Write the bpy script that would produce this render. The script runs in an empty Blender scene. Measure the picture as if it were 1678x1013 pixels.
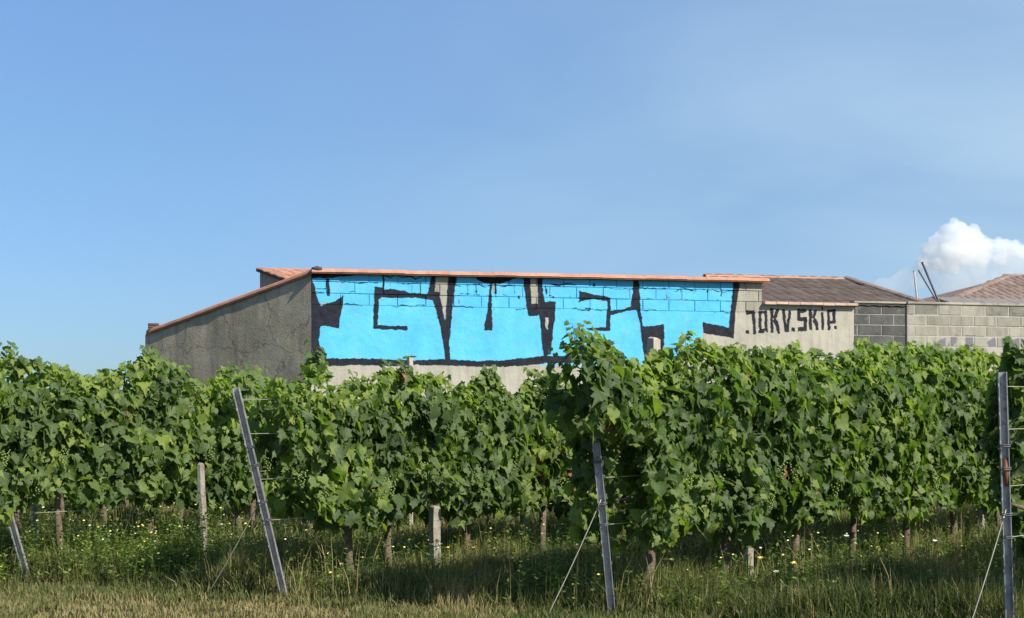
import bpy, math, random
import numpy as np
from mathutils import Vector, Matrix, noise as mnoise
R = math.radians
random.seed(7)
rng = np.random.default_rng(11)
scene = bpy.context.scene
COL = scene.collection

# ------------------------------------------------------------------ camera, sky, sun, exposure
F, CX, HY, EYE = 2400.0, 839.0, 690.0, 1.5      # focal length in photo pixels, centre, horizon line, eye height
cam_d = bpy.data.cameras.new('camera')
cam = bpy.data.objects.new('camera', cam_d)
COL.objects.link(cam)
cam_d.sensor_width = 36
cam_d.lens = 36 * F / 1678
cam_d.shift_y = (HY - 506.5) / 1678
cam_d.clip_start = 0.1
cam_d.clip_end = 20000
cam.location = (0, 0, EYE)
cam.rotation_euler = (R(90), 0, 0)
scene.camera = cam
scene.render.resolution_x, scene.render.resolution_y = 1024, 618

SUN_EL = R(40)
SUN_AZ = math.atan2(0.78, -0.63)                 # clockwise from +Y
sd = Vector((math.sin(SUN_AZ) * math.cos(SUN_EL), math.cos(SUN_AZ) * math.cos(SUN_EL), math.sin(SUN_EL)))
sun_d = bpy.data.lights.new('sun', 'SUN')
sun_d.energy = 4.2
sun_d.angle = R(0.55)
sun_d.color = (1.0, 0.94, 0.84)
sun = bpy.data.objects.new('sun', sun_d)
COL.objects.link(sun)
sun.rotation_euler = sd.to_track_quat('Z', 'Y').to_euler()
sun.location = (20, -10, 30)

world = bpy.data.worlds.new('World')
scene.world = world
world.use_nodes = True
wn, wl = world.node_tree.nodes, world.node_tree.links
wn.clear()
wo = wn.new('ShaderNodeOutputWorld'); wb = wn.new('ShaderNodeBackground')
sky = wn.new('ShaderNodeTexSky')
sky.sky_type = 'NISHITA'
sky.sun_disc = False
sky.sun_elevation = SUN_EL
sky.sun_rotation = SUN_AZ
sky.altitude = 400
sky.air_density = 1.0
sky.dust_density = 0.35
sky.ozone_density = 2.2
wb.inputs['Strength'].default_value = 0.101
hsv = wn.new('ShaderNodeHueSaturation'); hsv.inputs['Saturation'].default_value = 1.06
wl.new(sky.outputs[0], hsv.inputs['Color'])
# the photograph's deeper blue: one tint that depends on height above the horizon only
tc = wn.new('ShaderNodeTexCoord')
sxw = wn.new('ShaderNodeSeparateXYZ'); wl.new(tc.outputs['Generated'], sxw.inputs[0])
er = wn.new('ShaderNodeValToRGB'); wl.new(sxw.outputs[2], er.inputs[0])
for e_, (p_, c_) in zip([er.color_ramp.elements[0], er.color_ramp.elements[1], er.color_ramp.elements.new(0.5), er.color_ramp.elements.new(0.7)],
                        [(0.0, (0.29, 0.41, 0.63)), (0.07, (0.29, 0.41, 0.63)), (0.18, (0.59, 0.68, 0.78)), (0.30, (0.80, 0.86, 0.95))]):
    e_.position = p_; e_.color = (*c_, 1)
tn_ = wn.new('ShaderNodeMix'); tn_.data_type = 'RGBA'; tn_.blend_type = 'MULTIPLY'; tn_.inputs[0].default_value = 1
wl.new(hsv.outputs[0], tn_.inputs[6]); wl.new(er.outputs[0], tn_.inputs[7])
# thin high veil: stretched noise over the direction, thicker to the right where the cloud stands
mp = wn.new('ShaderNodeMapping')
mp.inputs['Scale'].default_value = (2.2, 2.2, 8.0)
mp.inputs['Rotation'].default_value = (0, R(14), 0)
nz = wn.new('ShaderNodeTexNoise'); nz.inputs['Scale'].default_value = 1.4; nz.inputs['Detail'].default_value = 5
nz.inputs['Roughness'].default_value = 0.45; nz.inputs['Distortion'].default_value = 0.5
wl.new(tc.outputs['Generated'], mp.inputs[0]); wl.new(mp.outputs[0], nz.inputs['Vector'])
rp = wn.new('ShaderNodeMapRange'); rp.interpolation_type = 'SMOOTHSTEP'
rp.inputs['From Min'].default_value = -0.30; rp.inputs['From Max'].default_value = 0.55
rp.inputs['To Min'].default_value = 0.0; rp.inputs['To Max'].default_value = 0.62
wl.new(sxw.outputs[0], rp.inputs['Value'])
ml = wn.new('ShaderNodeMath'); ml.operation = 'MULTIPLY'; ml.use_clamp = True
mr_n = wn.new('ShaderNodeMapRange'); mr_n.inputs['From Min'].default_value = 0.2; mr_n.inputs['From Max'].default_value = 0.8
mr_n.inputs['To Min'].default_value = 0.25; mr_n.inputs['To Max'].default_value = 1.75
wl.new(nz.outputs[0], mr_n.inputs['Value']); wl.new(rp.outputs[0], ml.inputs[0]); wl.new(mr_n.outputs[0], ml.inputs[1])
mx = wn.new('ShaderNodeMix'); mx.data_type = 'RGBA'
mx.inputs[7].default_value = (3.3, 4.55, 5.7, 1)
wl.new(ml.outputs[0], mx.inputs[0])
wl.new(tn_.outputs[2], mx.inputs[6]); wl.new(mx.outputs[2], wb.inputs['Color'])
wl.new(wb.outputs[0], wo.inputs['Surface'])

scene.view_settings.view_transform = 'Standard'
scene.view_settings.look = 'None'
scene.view_settings.exposure = 0.68
scene.view_settings.gamma = 1.0
scene.view_settings.use_curve_mapping = False
scene.cycles.max_bounces = 24
scene.cycles.diffuse_bounces = 5
scene.cycles.glossy_bounces = 3
scene.cycles.transmission_bounces = 4
scene.cycles.volume_bounces = 24
scene.cycles.transparent_max_bounces = 8

# ------------------------------------------------------------------ helpers
def at(px, py, s):                                # a photo pixel at pixels-per-metre s -> place in the world
    return Vector(((px - CX) / s, F / s, EYE + (HY - py) / s))

def link(o, parent=None):
    COL.objects.link(o)
    if parent is not None:
        o.parent = parent
    return o

def mesh_obj(name, verts, faces, mat=None, parent=None, smooth=False):
    me = bpy.data.meshes.new(name)
    me.from_pydata([tuple(v) for v in verts], [], faces)
    me.update()
    if mat: me.materials.append(mat)
    if smooth:
        me.polygons.foreach_set('use_smooth', [True] * len(me.polygons))
    return link(bpy.data.objects.new(name, me), parent)

def tag(o, label=None, cat=None, group=None, kind=None):
    if label: o['label'] = label
    if cat: o['category'] = cat
    if group: o['group'] = group
    if kind: o['kind'] = kind
    return o

def thing(name, loc, label, cat, group=None, rz=0.0):
    o = bpy.data.objects.new(name, None)
    o.location = loc; o.rotation_euler = (0, 0, rz)
    o.empty_display_size = 0.1
    link(o)
    return tag(o, label, cat, group)

class MB:
    def __init__(self): self.v = []; self.f = []
    def add(self, v, f):
        n = len(self.v); self.v += [Vector(p) for p in v]; self.f += [tuple(i + n for i in q) for q in f]
    def hexa(self, p):                             # 8 corners: bottom 4 ccw, top 4 ccw
        self.add(p, [(3, 2, 1, 0), (4, 5, 6, 7), (0, 1, 5, 4), (1, 2, 6, 5), (2, 3, 7, 6), (3, 0, 4, 7)])
    def box(self, x0, y0, z0, x1, y1, z1):
        self.hexa([(x0, y0, z0), (x1, y0, z0), (x1, y1, z0), (x0, y1, z0), (x0, y0, z1), (x1, y0, z1), (x1, y1, z1), (x0, y1, z1)])
    def tube(self, pts, rad, n=6, cap=True):
        pts = [Vector(p) for p in pts]
        rad = rad if isinstance(rad, (list, tuple)) else [rad] * len(pts)
        rings = []
        base = len(self.v)
        for i, p in enumerate(pts):
            d = (pts[min(i + 1, len(pts) - 1)] - pts[max(i - 1, 0)]).normalized()
            a = d.cross(Vector((0.13, 0.97, 0.21))).normalized(); b = d.cross(a)
            for k in range(n):
                t = 2 * math.pi * k / n
                self.v.append(p + (a * math.cos(t) + b * math.sin(t)) * rad[i])
        for i in range(len(pts) - 1):
            for k in range(n):
                k2 = (k + 1) % n
                self.f.append((base + i * n + k, base + i * n + k2, base + (i + 1) * n + k2, base + (i + 1) * n + k))
        if cap:
            self.f.append(tuple(base + k for k in range(n))[::-1])
            self.f.append(tuple(base + (len(pts) - 1) * n + k for k in range(n)))
    def build(self, name, mat, parent=None, smooth=False):
        return mesh_obj(name, self.v, self.f, mat, parent, smooth)

# ------------------------------------------------------------------ materials
class NT:
    def __init__(self, name):
        self.m = bpy.data.materials.new(name); self.m.use_nodes = True
        self.n = self.m.node_tree.nodes; self.l = self.m.node_tree.links
        self.n.clear()
        self.out = self.n.new('ShaderNodeOutputMaterial')
    def node(self, t, **kw):
        o = self.n.new(t)
        for k, v in kw.items(): setattr(o, k, v)
        return o
    def bsdf(self, rough=0.8, spec=0.3):
        b = self.node('ShaderNodeBsdfPrincipled')
        b.inputs['Roughness'].default_value = rough
        b.inputs['Specular IOR Level'].default_value = spec
        return b
    def pos(self): return self.node('ShaderNodeNewGeometry').outputs['Position']
    def noise(self, scale, detail=5, rough=0.6, vec=None, dist=0.0):
        o = self.node('ShaderNodeTexNoise')
        o.inputs['Scale'].default_value = scale; o.inputs['Detail'].default_value = detail
        o.inputs['Roughness'].default_value = rough; o.inputs['Distortion'].default_value = dist
        self.l.new(vec if vec is not None else self.pos(), o.inputs['Vector'])
        return o.outputs[0]
    def ramp(self, fac, stops):
        o = self.node('ShaderNodeValToRGB')
        while len(o.color_ramp.elements) < len(stops): o.color_ramp.elements.new(0.5)
        for e, (p, c) in zip(o.color_ramp.elements, stops):
            e.position = p; e.color = (*c, 1) if not isinstance(c, float) else (c, c, c, 1)
        self.l.new(fac, o.inputs[0]); return o.outputs[0]
    def mix(self, fac, a, b, mode='MIX'):
        o = self.node('ShaderNodeMix', data_type='RGBA', blend_type=mode)
        for sock, v in ((o.inputs[0], fac), (o.inputs[6], a), (o.inputs[7], b)):
            if isinstance(v, (int, float)): sock.default_value = v
            elif isinstance(v, tuple): sock.default_value = (*v, 1)
            else: self.l.new(v, sock)
        return o.outputs[2]
    def math(self, op, a, b=0.0, clamp=False):
        o = self.node('ShaderNodeMath', operation=op, use_clamp=clamp)
        for sock, v in ((o.inputs[0], a), (o.inputs[1], b)):
            if isinstance(v, (int, float)): sock.default_value = v
            else: self.l.new(v, sock)
        return o.outputs[0]
    def bump(self, h, dist, strength=1.0):
        o = self.node('ShaderNodeBump'); o.inputs['Distance'].default_value = dist
        o.inputs['Strength'].default_value = strength
        self.l.new(h, o.inputs['Height']); return o.outputs[0]
    def done(self, b, color=None, normal=None):
        if color is not None:
            if isinstance(color, tuple): b.inputs['Base Color'].default_value = (*color, 1)
            else: self.l.new(color, b.inputs['Base Color'])
        if normal is not None: self.l.new(normal, b.inputs['Normal'])
        self.l.new(b.outputs[0], self.out.inputs['Surface'])
        return self.m

def mottled(name, c0, c1, scale=3.0, rough=0.9, bump=0.004, bscale=40, spec=0.2, c2=None, metallic=0.0, rnd=0.0):
    t = NT(name); b = t.bsdf(rough, spec); b.inputs['Metallic'].default_value = metallic
    n = t.noise(scale, 7, 0.65)
    c = t.ramp(n, [(0.3, c0), (0.7, c1)])
    if c2: c = t.mix(t.ramp(t.noise(scale * 2.7, 4, 0.6), [(0.55, 0.0), (0.68, 0.8)]), c, c2)
    if rnd:
        oi = t.node('ShaderNodeObjectInfo')
        v = t.math('MULTIPLY_ADD', oi.outputs['Random'], rnd); v.node.inputs[2].default_value = 1 - rnd / 2
        cm = t.node('ShaderNodeCombineColor'); [t.l.new(v, cm.inputs[i]) for i in range(3)]
        c = t.mix(1.0, c, cm.outputs[0], 'MULTIPLY')
    return t.done(b, c, t.bump(t.noise(bscale, 6, 0.7), bump))

M = {}
M['tile'] = mottled('orange_tile', (0.38, 0.17, 0.10), (0.55, 0.28, 0.18), 5, 0.85, 0.006, 30, c2=(0.46, 0.33, 0.24), rnd=0.35)
M['tile_light'] = mottled('pale_orange_tile', (0.42, 0.19, 0.12), (0.58, 0.29, 0.19), 5, 0.85, 0.004, 30, rnd=0.25)
M['brown_tile'] = mottled('weathered_brown_tile', (0.088, 0.066, 0.055), (0.13, 0.10, 0.083), 5, 0.92, 0.006, 30, c2=(0.15, 0.11, 0.09), rnd=0.3)
M['pink_tile'] = mottled('pinkish_old_tile', (0.17, 0.118, 0.097), (0.25, 0.185, 0.152), 4, 0.92, 0.006, 30, c2=(0.26, 0.2, 0.17), rnd=0.3)
M['sheet'] = mottled('fibre_cement_sheet', (0.28, 0.25, 0.22), (0.42, 0.37, 0.32), 4, 0.9, 0.003, 20)
M['mortar'] = mottled('mortar', (0.24, 0.22, 0.19), (0.36, 0.33, 0.28), 6, 0.95, 0.008, 35)
M['mortar_light'] = mottled('pale_mortar', (0.36, 0.335, 0.275), (0.50, 0.465, 0.39), 6, 0.95, 0.008, 35)
M['block'] = mottled('concrete_block_face', (0.28, 0.262, 0.20), (0.43, 0.40, 0.32), 2.2, 0.95, 0.006, 70, c2=(0.22, 0.205, 0.165), rnd=0.35)
M['block_grey'] = mottled('weathered_grey_block', (0.20, 0.19, 0.155), (0.31, 0.295, 0.24), 4, 0.95, 0.006, 70, c2=(0.13, 0.125, 0.11), rnd=0.4)
M['block_dark'] = mottled('dark_painted_block', (0.075, 0.076, 0.072), (0.13, 0.13, 0.12), 3, 0.9, 0.006, 70, c2=(0.17, 0.165, 0.145), rnd=0.3)
M['metal'] = mottled('galvanised_steel', (0.24, 0.245, 0.25), (0.46, 0.47, 0.48), 9, 0.5, 0.001, 90, spec=0.5, metallic=0.4, c2=(0.22, 0.13, 0.08))
M['metal_dark'] = mottled('dull_steel', (0.07, 0.07, 0.08), (0.15, 0.15, 0.16), 14, 0.55, 0.001, 90, metallic=0.4, c2=(0.16, 0.09, 0.06))
M['wire'] = mottled('old_wire', (0.38, 0.37, 0.28), (0.55, 0.53, 0.42), 9, 0.6, 0.0005, 90, metallic=0.2)
M['rust'] = mottled('rusty_iron', (0.16, 0.06, 0.03), (0.27, 0.12, 0.07), 20, 0.9, 0.001, 90)
M['bark'] = mottled('vine_bark', (0.11, 0.08, 0.055), (0.28, 0.22, 0.165), 18, 0.95, 0.02, 60)
M['wood'] = mottled('grey_stake_wood', (0.22, 0.19, 0.15), (0.42, 0.38, 0.32), 9, 0.95, 0.008, 50, c2=(0.12, 0.10, 0.08))
M['pale_post'] = mottled('pale_concrete_post', (0.36, 0.31, 0.25), (0.50, 0.45, 0.37), 10, 0.95, 0.006, 50)
M['yellow'] = mottled('yellow_petals', (0.75, 0.62, 0.08), (0.85, 0.75, 0.25), 30, 0.7, 0.001, 80)
M['pale_eave'] = mottled('pale_eave_tile', (0.50, 0.33, 0.25), (0.66, 0.48, 0.38), 6, 0.85, 0.003, 40, rnd=0.25)
M['white'] = mottled('white_petals', (0.7, 0.7, 0.6), (0.82, 0.8, 0.72), 30, 0.7, 0.001, 80)
M['dead'] = mottled('dead_leaf', (0.20, 0.075, 0.04), (0.30, 0.14, 0.07), 12, 0.8, 0.002, 60)
M['grape'] = mottled('unripe_grape', (0.16, 0.24, 0.05), (0.26, 0.34, 0.10), 20, 0.35, 0.0005, 60, spec=0.5)

def leaf_mat(name, dark, mid, light, trans, rough=0.42, spec=0.45, tr=0.30):
    t = NT(name)
    at_ = t.node('ShaderNodeAttribute', attribute_name='tint')
    c = t.ramp(at_.outputs['Fac'], [(0.0, dark), (0.5, mid), (1.0, light)])
    n = t.noise(22, 3, 0.5)
    c = t.mix(t.ramp(n, [(0.35, 0.0), (0.75, 0.35)]), c, t.mix(1.0, c, (1.5, 1.45, 1.2), 'MULTIPLY'))
    b = t.bsdf(rough, spec)
    t.l.new(c, b.inputs['Base Color'])
    bn = t.bump(t.noise(55, 3, 0.6), 0.006)
    t.l.new(bn, b.inputs['Normal'])
    tl = t.node('ShaderNodeBsdfTranslucent')
    t.l.new(t.mix(1.0, c, trans, 'MULTIPLY'), tl.inputs['Color'])
    ms = t.node('ShaderNodeMixShader'); ms.inputs[0].default_value = tr
    t.l.new(b.outputs[0], ms.inputs[1]); t.l.new(tl.outputs[0], ms.inputs[2])
    t.l.new(ms.outputs[0], t.out.inputs['Surface'])
    return t.m
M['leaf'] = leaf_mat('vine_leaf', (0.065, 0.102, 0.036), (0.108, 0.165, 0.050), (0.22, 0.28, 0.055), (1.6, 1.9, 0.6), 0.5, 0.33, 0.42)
M['grass'] = leaf_mat('grass_blades', (0.06, 0.088, 0.025), (0.138, 0.155, 0.052), (0.36, 0.29, 0.15), (1.3, 1.4, 0.6), 0.6, 0.25)
M['weed'] = leaf_mat('weed_leaves', (0.06, 0.10, 0.025), (0.12, 0.18, 0.04), (0.27, 0.33, 0.07), (1.4, 1.6, 0.6), 0.55, 0.3)

t = NT('soil')
b = t.bsdf(0.95, 0.1)
base = t.ramp(t.noise(1.3, 6, 0.6), [(0.35, (0.055, 0.06, 0.025)), (0.55, (0.10, 0.085, 0.04)), (0.72, (0.22, 0.14, 0.07))])
fine = t.ramp(t.noise(24, 6, 0.7), [(0.3, (0.5, 0.5, 0.5)), (0.75, (1.4, 1.3, 1.2))])
M['soil'] = t.done(b, t.mix(1.0, base, fine, 'MULTIPLY'), t.bump(t.noise(35, 8, 0.7), 0.03))

# ------------------------------------------------------------------ ground
def gz(x, y):
    return 0.025 * mnoise.noise(Vector((x * 0.7, y * 0.7, 3.1))) + 0.02 * mnoise.noise(Vector((x * 2.3, y * 2.3, 8)))
xs = sorted(set([-3000, -800, -200, -80] + [round(-40 + i * 0.8, 2) for i in range(0, 101)] + [80, 200, 800, 3000]))
ys = sorted(set([-300, -60, -10] + [round(0 + i * 0.6, 2) for i in range(0, 80)] + [60, 90, 200, 700, 2500, 6000]))
gv = [(x, y, gz(x, y) if abs(x) < 41 and -1 < y < 50 else 0.0) for y in ys for x in xs]
nx = len(xs)
gf = [(j * nx + i, j * nx + i + 1, (j + 1) * nx + i + 1, (j + 1) * nx + i) for j in range(len(ys) - 1) for i in range(nx - 1)]
tag(mesh_obj('ground', gv, gf, M['soil'], None, True), 'rough vineyard soil with dry patches under the grass', kind='structure')

# ------------------------------------------------------------------ painted building
ANG = math.atan2(0.229, 0.973)
E = Vector((math.cos(ANG), math.sin(ANG), 0))       # along the front wall
NB = Vector((-E.y, E.x, 0))                         # backwards
C = Vector(((510 - CX) / 95, F / 95, 0))            # left front corner
def uz(px, py):                                     # photo pixel on the front wall plane -> along, height
    r = Vector(((px - CX) / F, 1, (HY - py) / F))
    k = C.dot(NB) / r.dot(NB)
    p = r * k
    return ((p - C).dot(E), p.z + EYE)
U = lambda px: uz(px, 500)[0]
Zp = lambda px, py: uz(px, py)[1]

def z2(*p): return [uz(480 + x / 3.995, 420 + y / 3.995) for x, y in p]
def z3(*p): return [uz(860 + x / 3.995, 420 + y / 3.995) for x, y in p]
def z4(*p): return [uz(1200 + x / 3.51, 420 + y / 3.51) for x, y in p]
def box4(x0, y0, x1, y1): return z4((x0, y0), (x1, y0), (x1, y1), (x0, y1))
blue = [[uz(*p) for p in ((508, 442), (1206, 458), (1198, 545), (1152, 533), (1150, 560), (1092, 601), (900, 598), (540, 592), (508, 594))]]
black = [
 z2((70, 80), (350, 92), (590, 98), (592, 110), (500, 120), (460, 116), (370, 128), (240, 141), (125, 146), (145, 210), (165, 290), (185, 330), (230, 308), (285, 290), (335, 250), (318, 350), (303, 470), (182, 455), (170, 545), (176, 600), (222, 640), (222, 720), (100, 720), (110, 300)),
 z2((216, 145), (238, 145), (242, 262), (220, 258)), z2((150, 208), (218, 210), (218, 215), (150, 213)),
 z2((533, 198), (585, 205), (600, 218), (640, 212), (680, 222), (730, 226), (762, 240), (830, 244), (880, 248), (930, 270), (918, 288), (800, 272), (640, 272), (580, 270), (562, 285), (556, 450), (750, 458), (753, 484), (525, 476)),
 z2((585, 100), (600, 100), (600, 215), (586, 210)), z2((832, 175), (839, 175), (839, 245), (832, 245)),
 z2((905, 100), (1080, 105), (1055, 250), (1040, 400), (1022, 560), (1030, 690), (998, 690), (985, 590), (960, 450), (925, 320), (912, 285), (878, 248), (895, 190)),
 z2((140, 670), (450, 668), (640, 676), (790, 682), (998, 672), (1180, 685), (1380, 680), (1500, 668), (1640, 652), (1900, 650), (1900, 700), (1640, 702), (1590, 712), (1400, 724), (1200, 722), (1000, 715), (800, 712), (640, 720), (400, 712), (215, 722), (140, 720)),
 z2((1165, 110), (1485, 118), (1430, 160), (1350, 180), (1290, 184), (1220, 164)), z2((1288, 178), (1303, 178), (1300, 325), (1308, 486), (1250, 489), (1275, 340), (1283, 250)),
 z2((1322, 175), (1335, 175), (1335, 246), (1322, 246)), z2((1196, 180), (1203, 180), (1203, 245), (1196, 245)), z2((1449, 185), (1453, 185), (1453, 248), (1449, 248)),
 z3((-18, 110), (115, 118), (120, 230), (132, 305), (165, 293), (203, 297), (200, 385), (190, 450), (180, 560), (170, 640), (120, 660), (112, 560), (95, 390), (22, 392), (8, 322), (0, 240)),
 z3((135, 180), (148, 240), (140, 262), (130, 230)),
 z3((357, 227), (470, 255), (560, 268), (563, 335), (560, 365), (540, 365), (540, 292), (440, 282), (350, 302)),
 z3((536, 350), (562, 350), (560, 489), (440, 489), (390, 468), (530, 466)),
 z3((555, 358), (650, 348), (705, 320), (745, 320), (735, 352), (700, 352), (600, 378), (558, 385)),
 z3((713, 130), (746, 130), (752, 220), (757, 330), (765, 400), (772, 459), (840, 455), (910, 442), (916, 530), (905, 620), (880, 720), (800, 720), (780, 660), (768, 560), (755, 450), (735, 362), (725, 325), (690, 322), (705, 240)),
 z3((1365, 150), (1410, 155), (1385, 330), (1366, 536), (1170, 506), (1162, 432), (1335, 468), (1350, 330)),
 z3((447, 175), (457, 175), (459, 200), (445, 198)), z3((1282, 215), (1289, 215), (1289, 265), (1282, 262)), z3((925, 250), (929, 250), (929, 285), (925, 285)),
 # dark overspray along the crumbling joint near the top
 z3((155, 184), (200, 180), (230, 186), (280, 176), (330, 184), (330, 190), (280, 184), (230, 194), (190, 192)),
 z2((600, 118), (640, 135), (680, 112), (720, 138), (760, 122), (800, 150), (840, 128), (843, 134), (800, 158), (758, 132), (720, 146), (680, 122), (640, 143), (598, 128)),
 z3((395, 340), (420, 334), (436, 345), (425, 358), (405, 356), (415, 350), (428, 345), (418, 341), (398, 346)),
 # the tag on the right part
 box4(78, 427, 98, 448), z4((80, 311), (131, 309), (135, 448), (118, 451), (112, 335), (81, 336)),
 z4((150, 312), (203, 309), (204, 440), (186, 430), (184, 442), (152, 445)),
 z4((216, 299), (236, 301), (236, 441), (219, 441)), z4((234, 352), (252, 303), (272, 305), (250, 368)), z4((234, 375), (248, 352), (266, 378), (275, 446), (258, 446), (248, 398)),
 z4((283, 306), (301, 303), (312, 395), (324, 314), (341, 314), (324, 436), (302, 436)), box4(342, 411, 360, 433),
 z4((372, 303), (429, 303), (429, 323), (393, 326), (393, 350), (430, 350), (430, 431), (376, 434), (374, 410), (411, 407), (411, 373), (373, 374)),
 z4((439, 309), (458, 309), (459, 423), (442, 425)), z4((456, 355), (470, 310), (489, 308), (474, 362)), z4((460, 372), (474, 352), (490, 372), (498, 425), (481, 427), (471, 390)),
 z4((510, 322), (527, 321), (528, 424), (512, 426)), z4((509, 293), (523, 293), (523, 309), (509, 309)),
 z4((545, 309), (593, 303), (593, 386), (563, 389), (564, 425), (547, 427)), box4(585, 401, 603, 421),
]
bare = [
 z2((938, 95), (1018, 95), (1008, 230), (1002, 385), (994, 418), (976, 320), (958, 236), (930, 232)),
 z2((1306, 190), (1320, 193), (1321, 246), (1308, 247)), z3((35, 120), (80, 122), (86, 308), (42, 312)),
 z3((133, 402), (157, 402), (150, 485), (138, 470)), z2((185, 312), (228, 300), (222, 312), (192, 325)),
]
hole = [z4((168, 331), (186, 330), (187, 416), (169, 420)), z4((562, 324), (576, 322), (576, 368), (562, 371))]
ghost = [z4((1140, 530), (1190, 476), (1220, 474), (1218, 522), (1180, 545)), z4((1252, 460), (1292, 454), (1282, 492), (1252, 534), (1232, 530)),
 z4((1333, 452), (1392, 456), (1387, 502), (1364, 545), (1333, 538)), z4((1456, 495), (1506, 468), (1510, 520), (1468, 528)),
 z4((1538, 464), (1582, 464), (1578, 535), (1545, 538)), z4((1600, 490), (1640, 466), (1648, 530), (1606, 536))]

IW, IH = 2560, 512
U0, U1, W0, W1 = -0.3, 14.2, 2.2, 4.35
gu = U0 + (np.arange(IW) + 0.5) / IW * (U1 - U0)
gw = W0 + (np.arange(IH) + 0.5) / IH * (W1 - W0)
GU, GW = np.meshgrid(gu, gw)
def smooth_noise(shape, cell, seed):
    r = np.random.default_rng(seed)
    h, w = shape[0] // cell[0] + 3, shape[1] // cell[1] + 3
    g = r.random((h, w)) * 2 - 1
    yy = np.arange(shape[0]) / cell[0]; xx = np.arange(shape[1]) / cell[1]
    y0 = yy.astype(int); x0 = xx.astype(int); fy = (yy - y0)[:, None]; fx = (xx - x0)[None, :]
    fy = fy * fy * (3 - 2 * fy); fx = fx * fx * (3 - 2 * fx)
    a = g[y0][:, x0]; b_ = g[y0][:, x0 + 1]; c_ = g[y0 + 1][:, x0]; d_ = g[y0 + 1][:, x0 + 1]
    return (a * (1 - fx) + b_ * fx) * (1 - fy) + (c_ * (1 - fx) + d_ * fx) * fy
sh = (IH, IW)
dU = 0.010 * smooth_noise(sh, (14, 10), 1) + 0.006 * smooth_noise(sh, (4, 3), 2)
dW = 0.010 * smooth_noise(sh, (14, 10), 3) + 0.006 * smooth_noise(sh, (4, 3), 4)
def cover(polys):
    m = np.zeros(sh, dtype=bool)
    for p in polys:
        us = [q[0] for q in p]; ws = [q[1] for q in p]
        i0 = max(0, int((min(us) - U0) / (U1 - U0) * IW) - 8); i1 = min(IW, int((max(us) - U0) / (U1 - U0) * IW) + 8)
        j0 = max(0, int((min(ws) - W0) / (W1 - W0) * IH) - 8); j1 = min(IH, int((max(ws) - W0) / (W1 - W0) * IH) + 8)
        if i1 <= i0 or j1 <= j0: continue
        X = GU[j0:j1, i0:i1] + dU[j0:j1, i0:i1]; Y = GW[j0:j1, i0:i1] + dW[j0:j1, i0:i1]
        ins = np.zeros(X.shape, dtype=bool); k = len(p) - 1
        for a in range(len(p)):
            xa, ya = p[a]; xb, yb = p[k]
            if ya != yb:
                ins ^= ((ya > Y) != (yb > Y)) & (X < (xb - xa) * (Y - ya) / (yb - ya) + xa)
            k = a
        m[j0:j1, i0:i1] |= ins
    return m
def blur(a, n=1):
    a = a.astype(np.float32)
    for _ in range(n):
        a = (np.roll(a, 1, 0) + np.roll(a, -1, 0) + np.roll(a, 1, 1) + np.roll(a, -1, 1) + 2 * a) / 6
    return a
zb_line = Zp(900, 500)
mb_, mk_, mr_, mh_, mg_ = cover(blue), cover(black), cover(bare), cover(hole), cover(ghost)
for pxl, pyl, th_, sd_, sl_ in ((700, 466, 0.007, 41, 0.0), (900, 506, 0.006, 51, 0.0), (700, 483, 0.004, 61, 0.0)):
    lw = Zp(pxl, pyl) + 0.028 * smooth_noise(sh, (300, 26), sd_)[:1] + 0.012 * smooth_noise(sh, (300, 7), sd_ + 1)[:1]
    gate = smooth_noise(sh, (300, 60), sd_ + 2)[:1] + 0.5 * smooth_noise(sh, (300, 12), sd_ + 3)[:1]
    mk_ |= (np.abs(GW - lw) < th_ * (1 + smooth_noise(sh, (8, 8), sd_ + 4))) & (gate > 0.05) & mb_
jt = smooth_noise(sh, (40, 5), 71)
mk_ |= (jt > 0.93) & mb_ & (GW > zb_line)
mk_ = (mk_ & ~mr_ & ~mh_); mb_ = (mb_ & ~mr_)
px_ = np.ones((IH, IW, 4), dtype=np.float32)
px_[..., 0] = blur(mb_); px_[..., 1] = blur(mk_); px_[..., 2] = blur(mg_, 2)
img = bpy.data.images.new('wall_paint', IW, IH, alpha=False, float_buffer=False)
img.colorspace_settings.name = 'Non-Color'
img.pixels.foreach_set(px_.ravel()); img.update(); img.pack()

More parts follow.
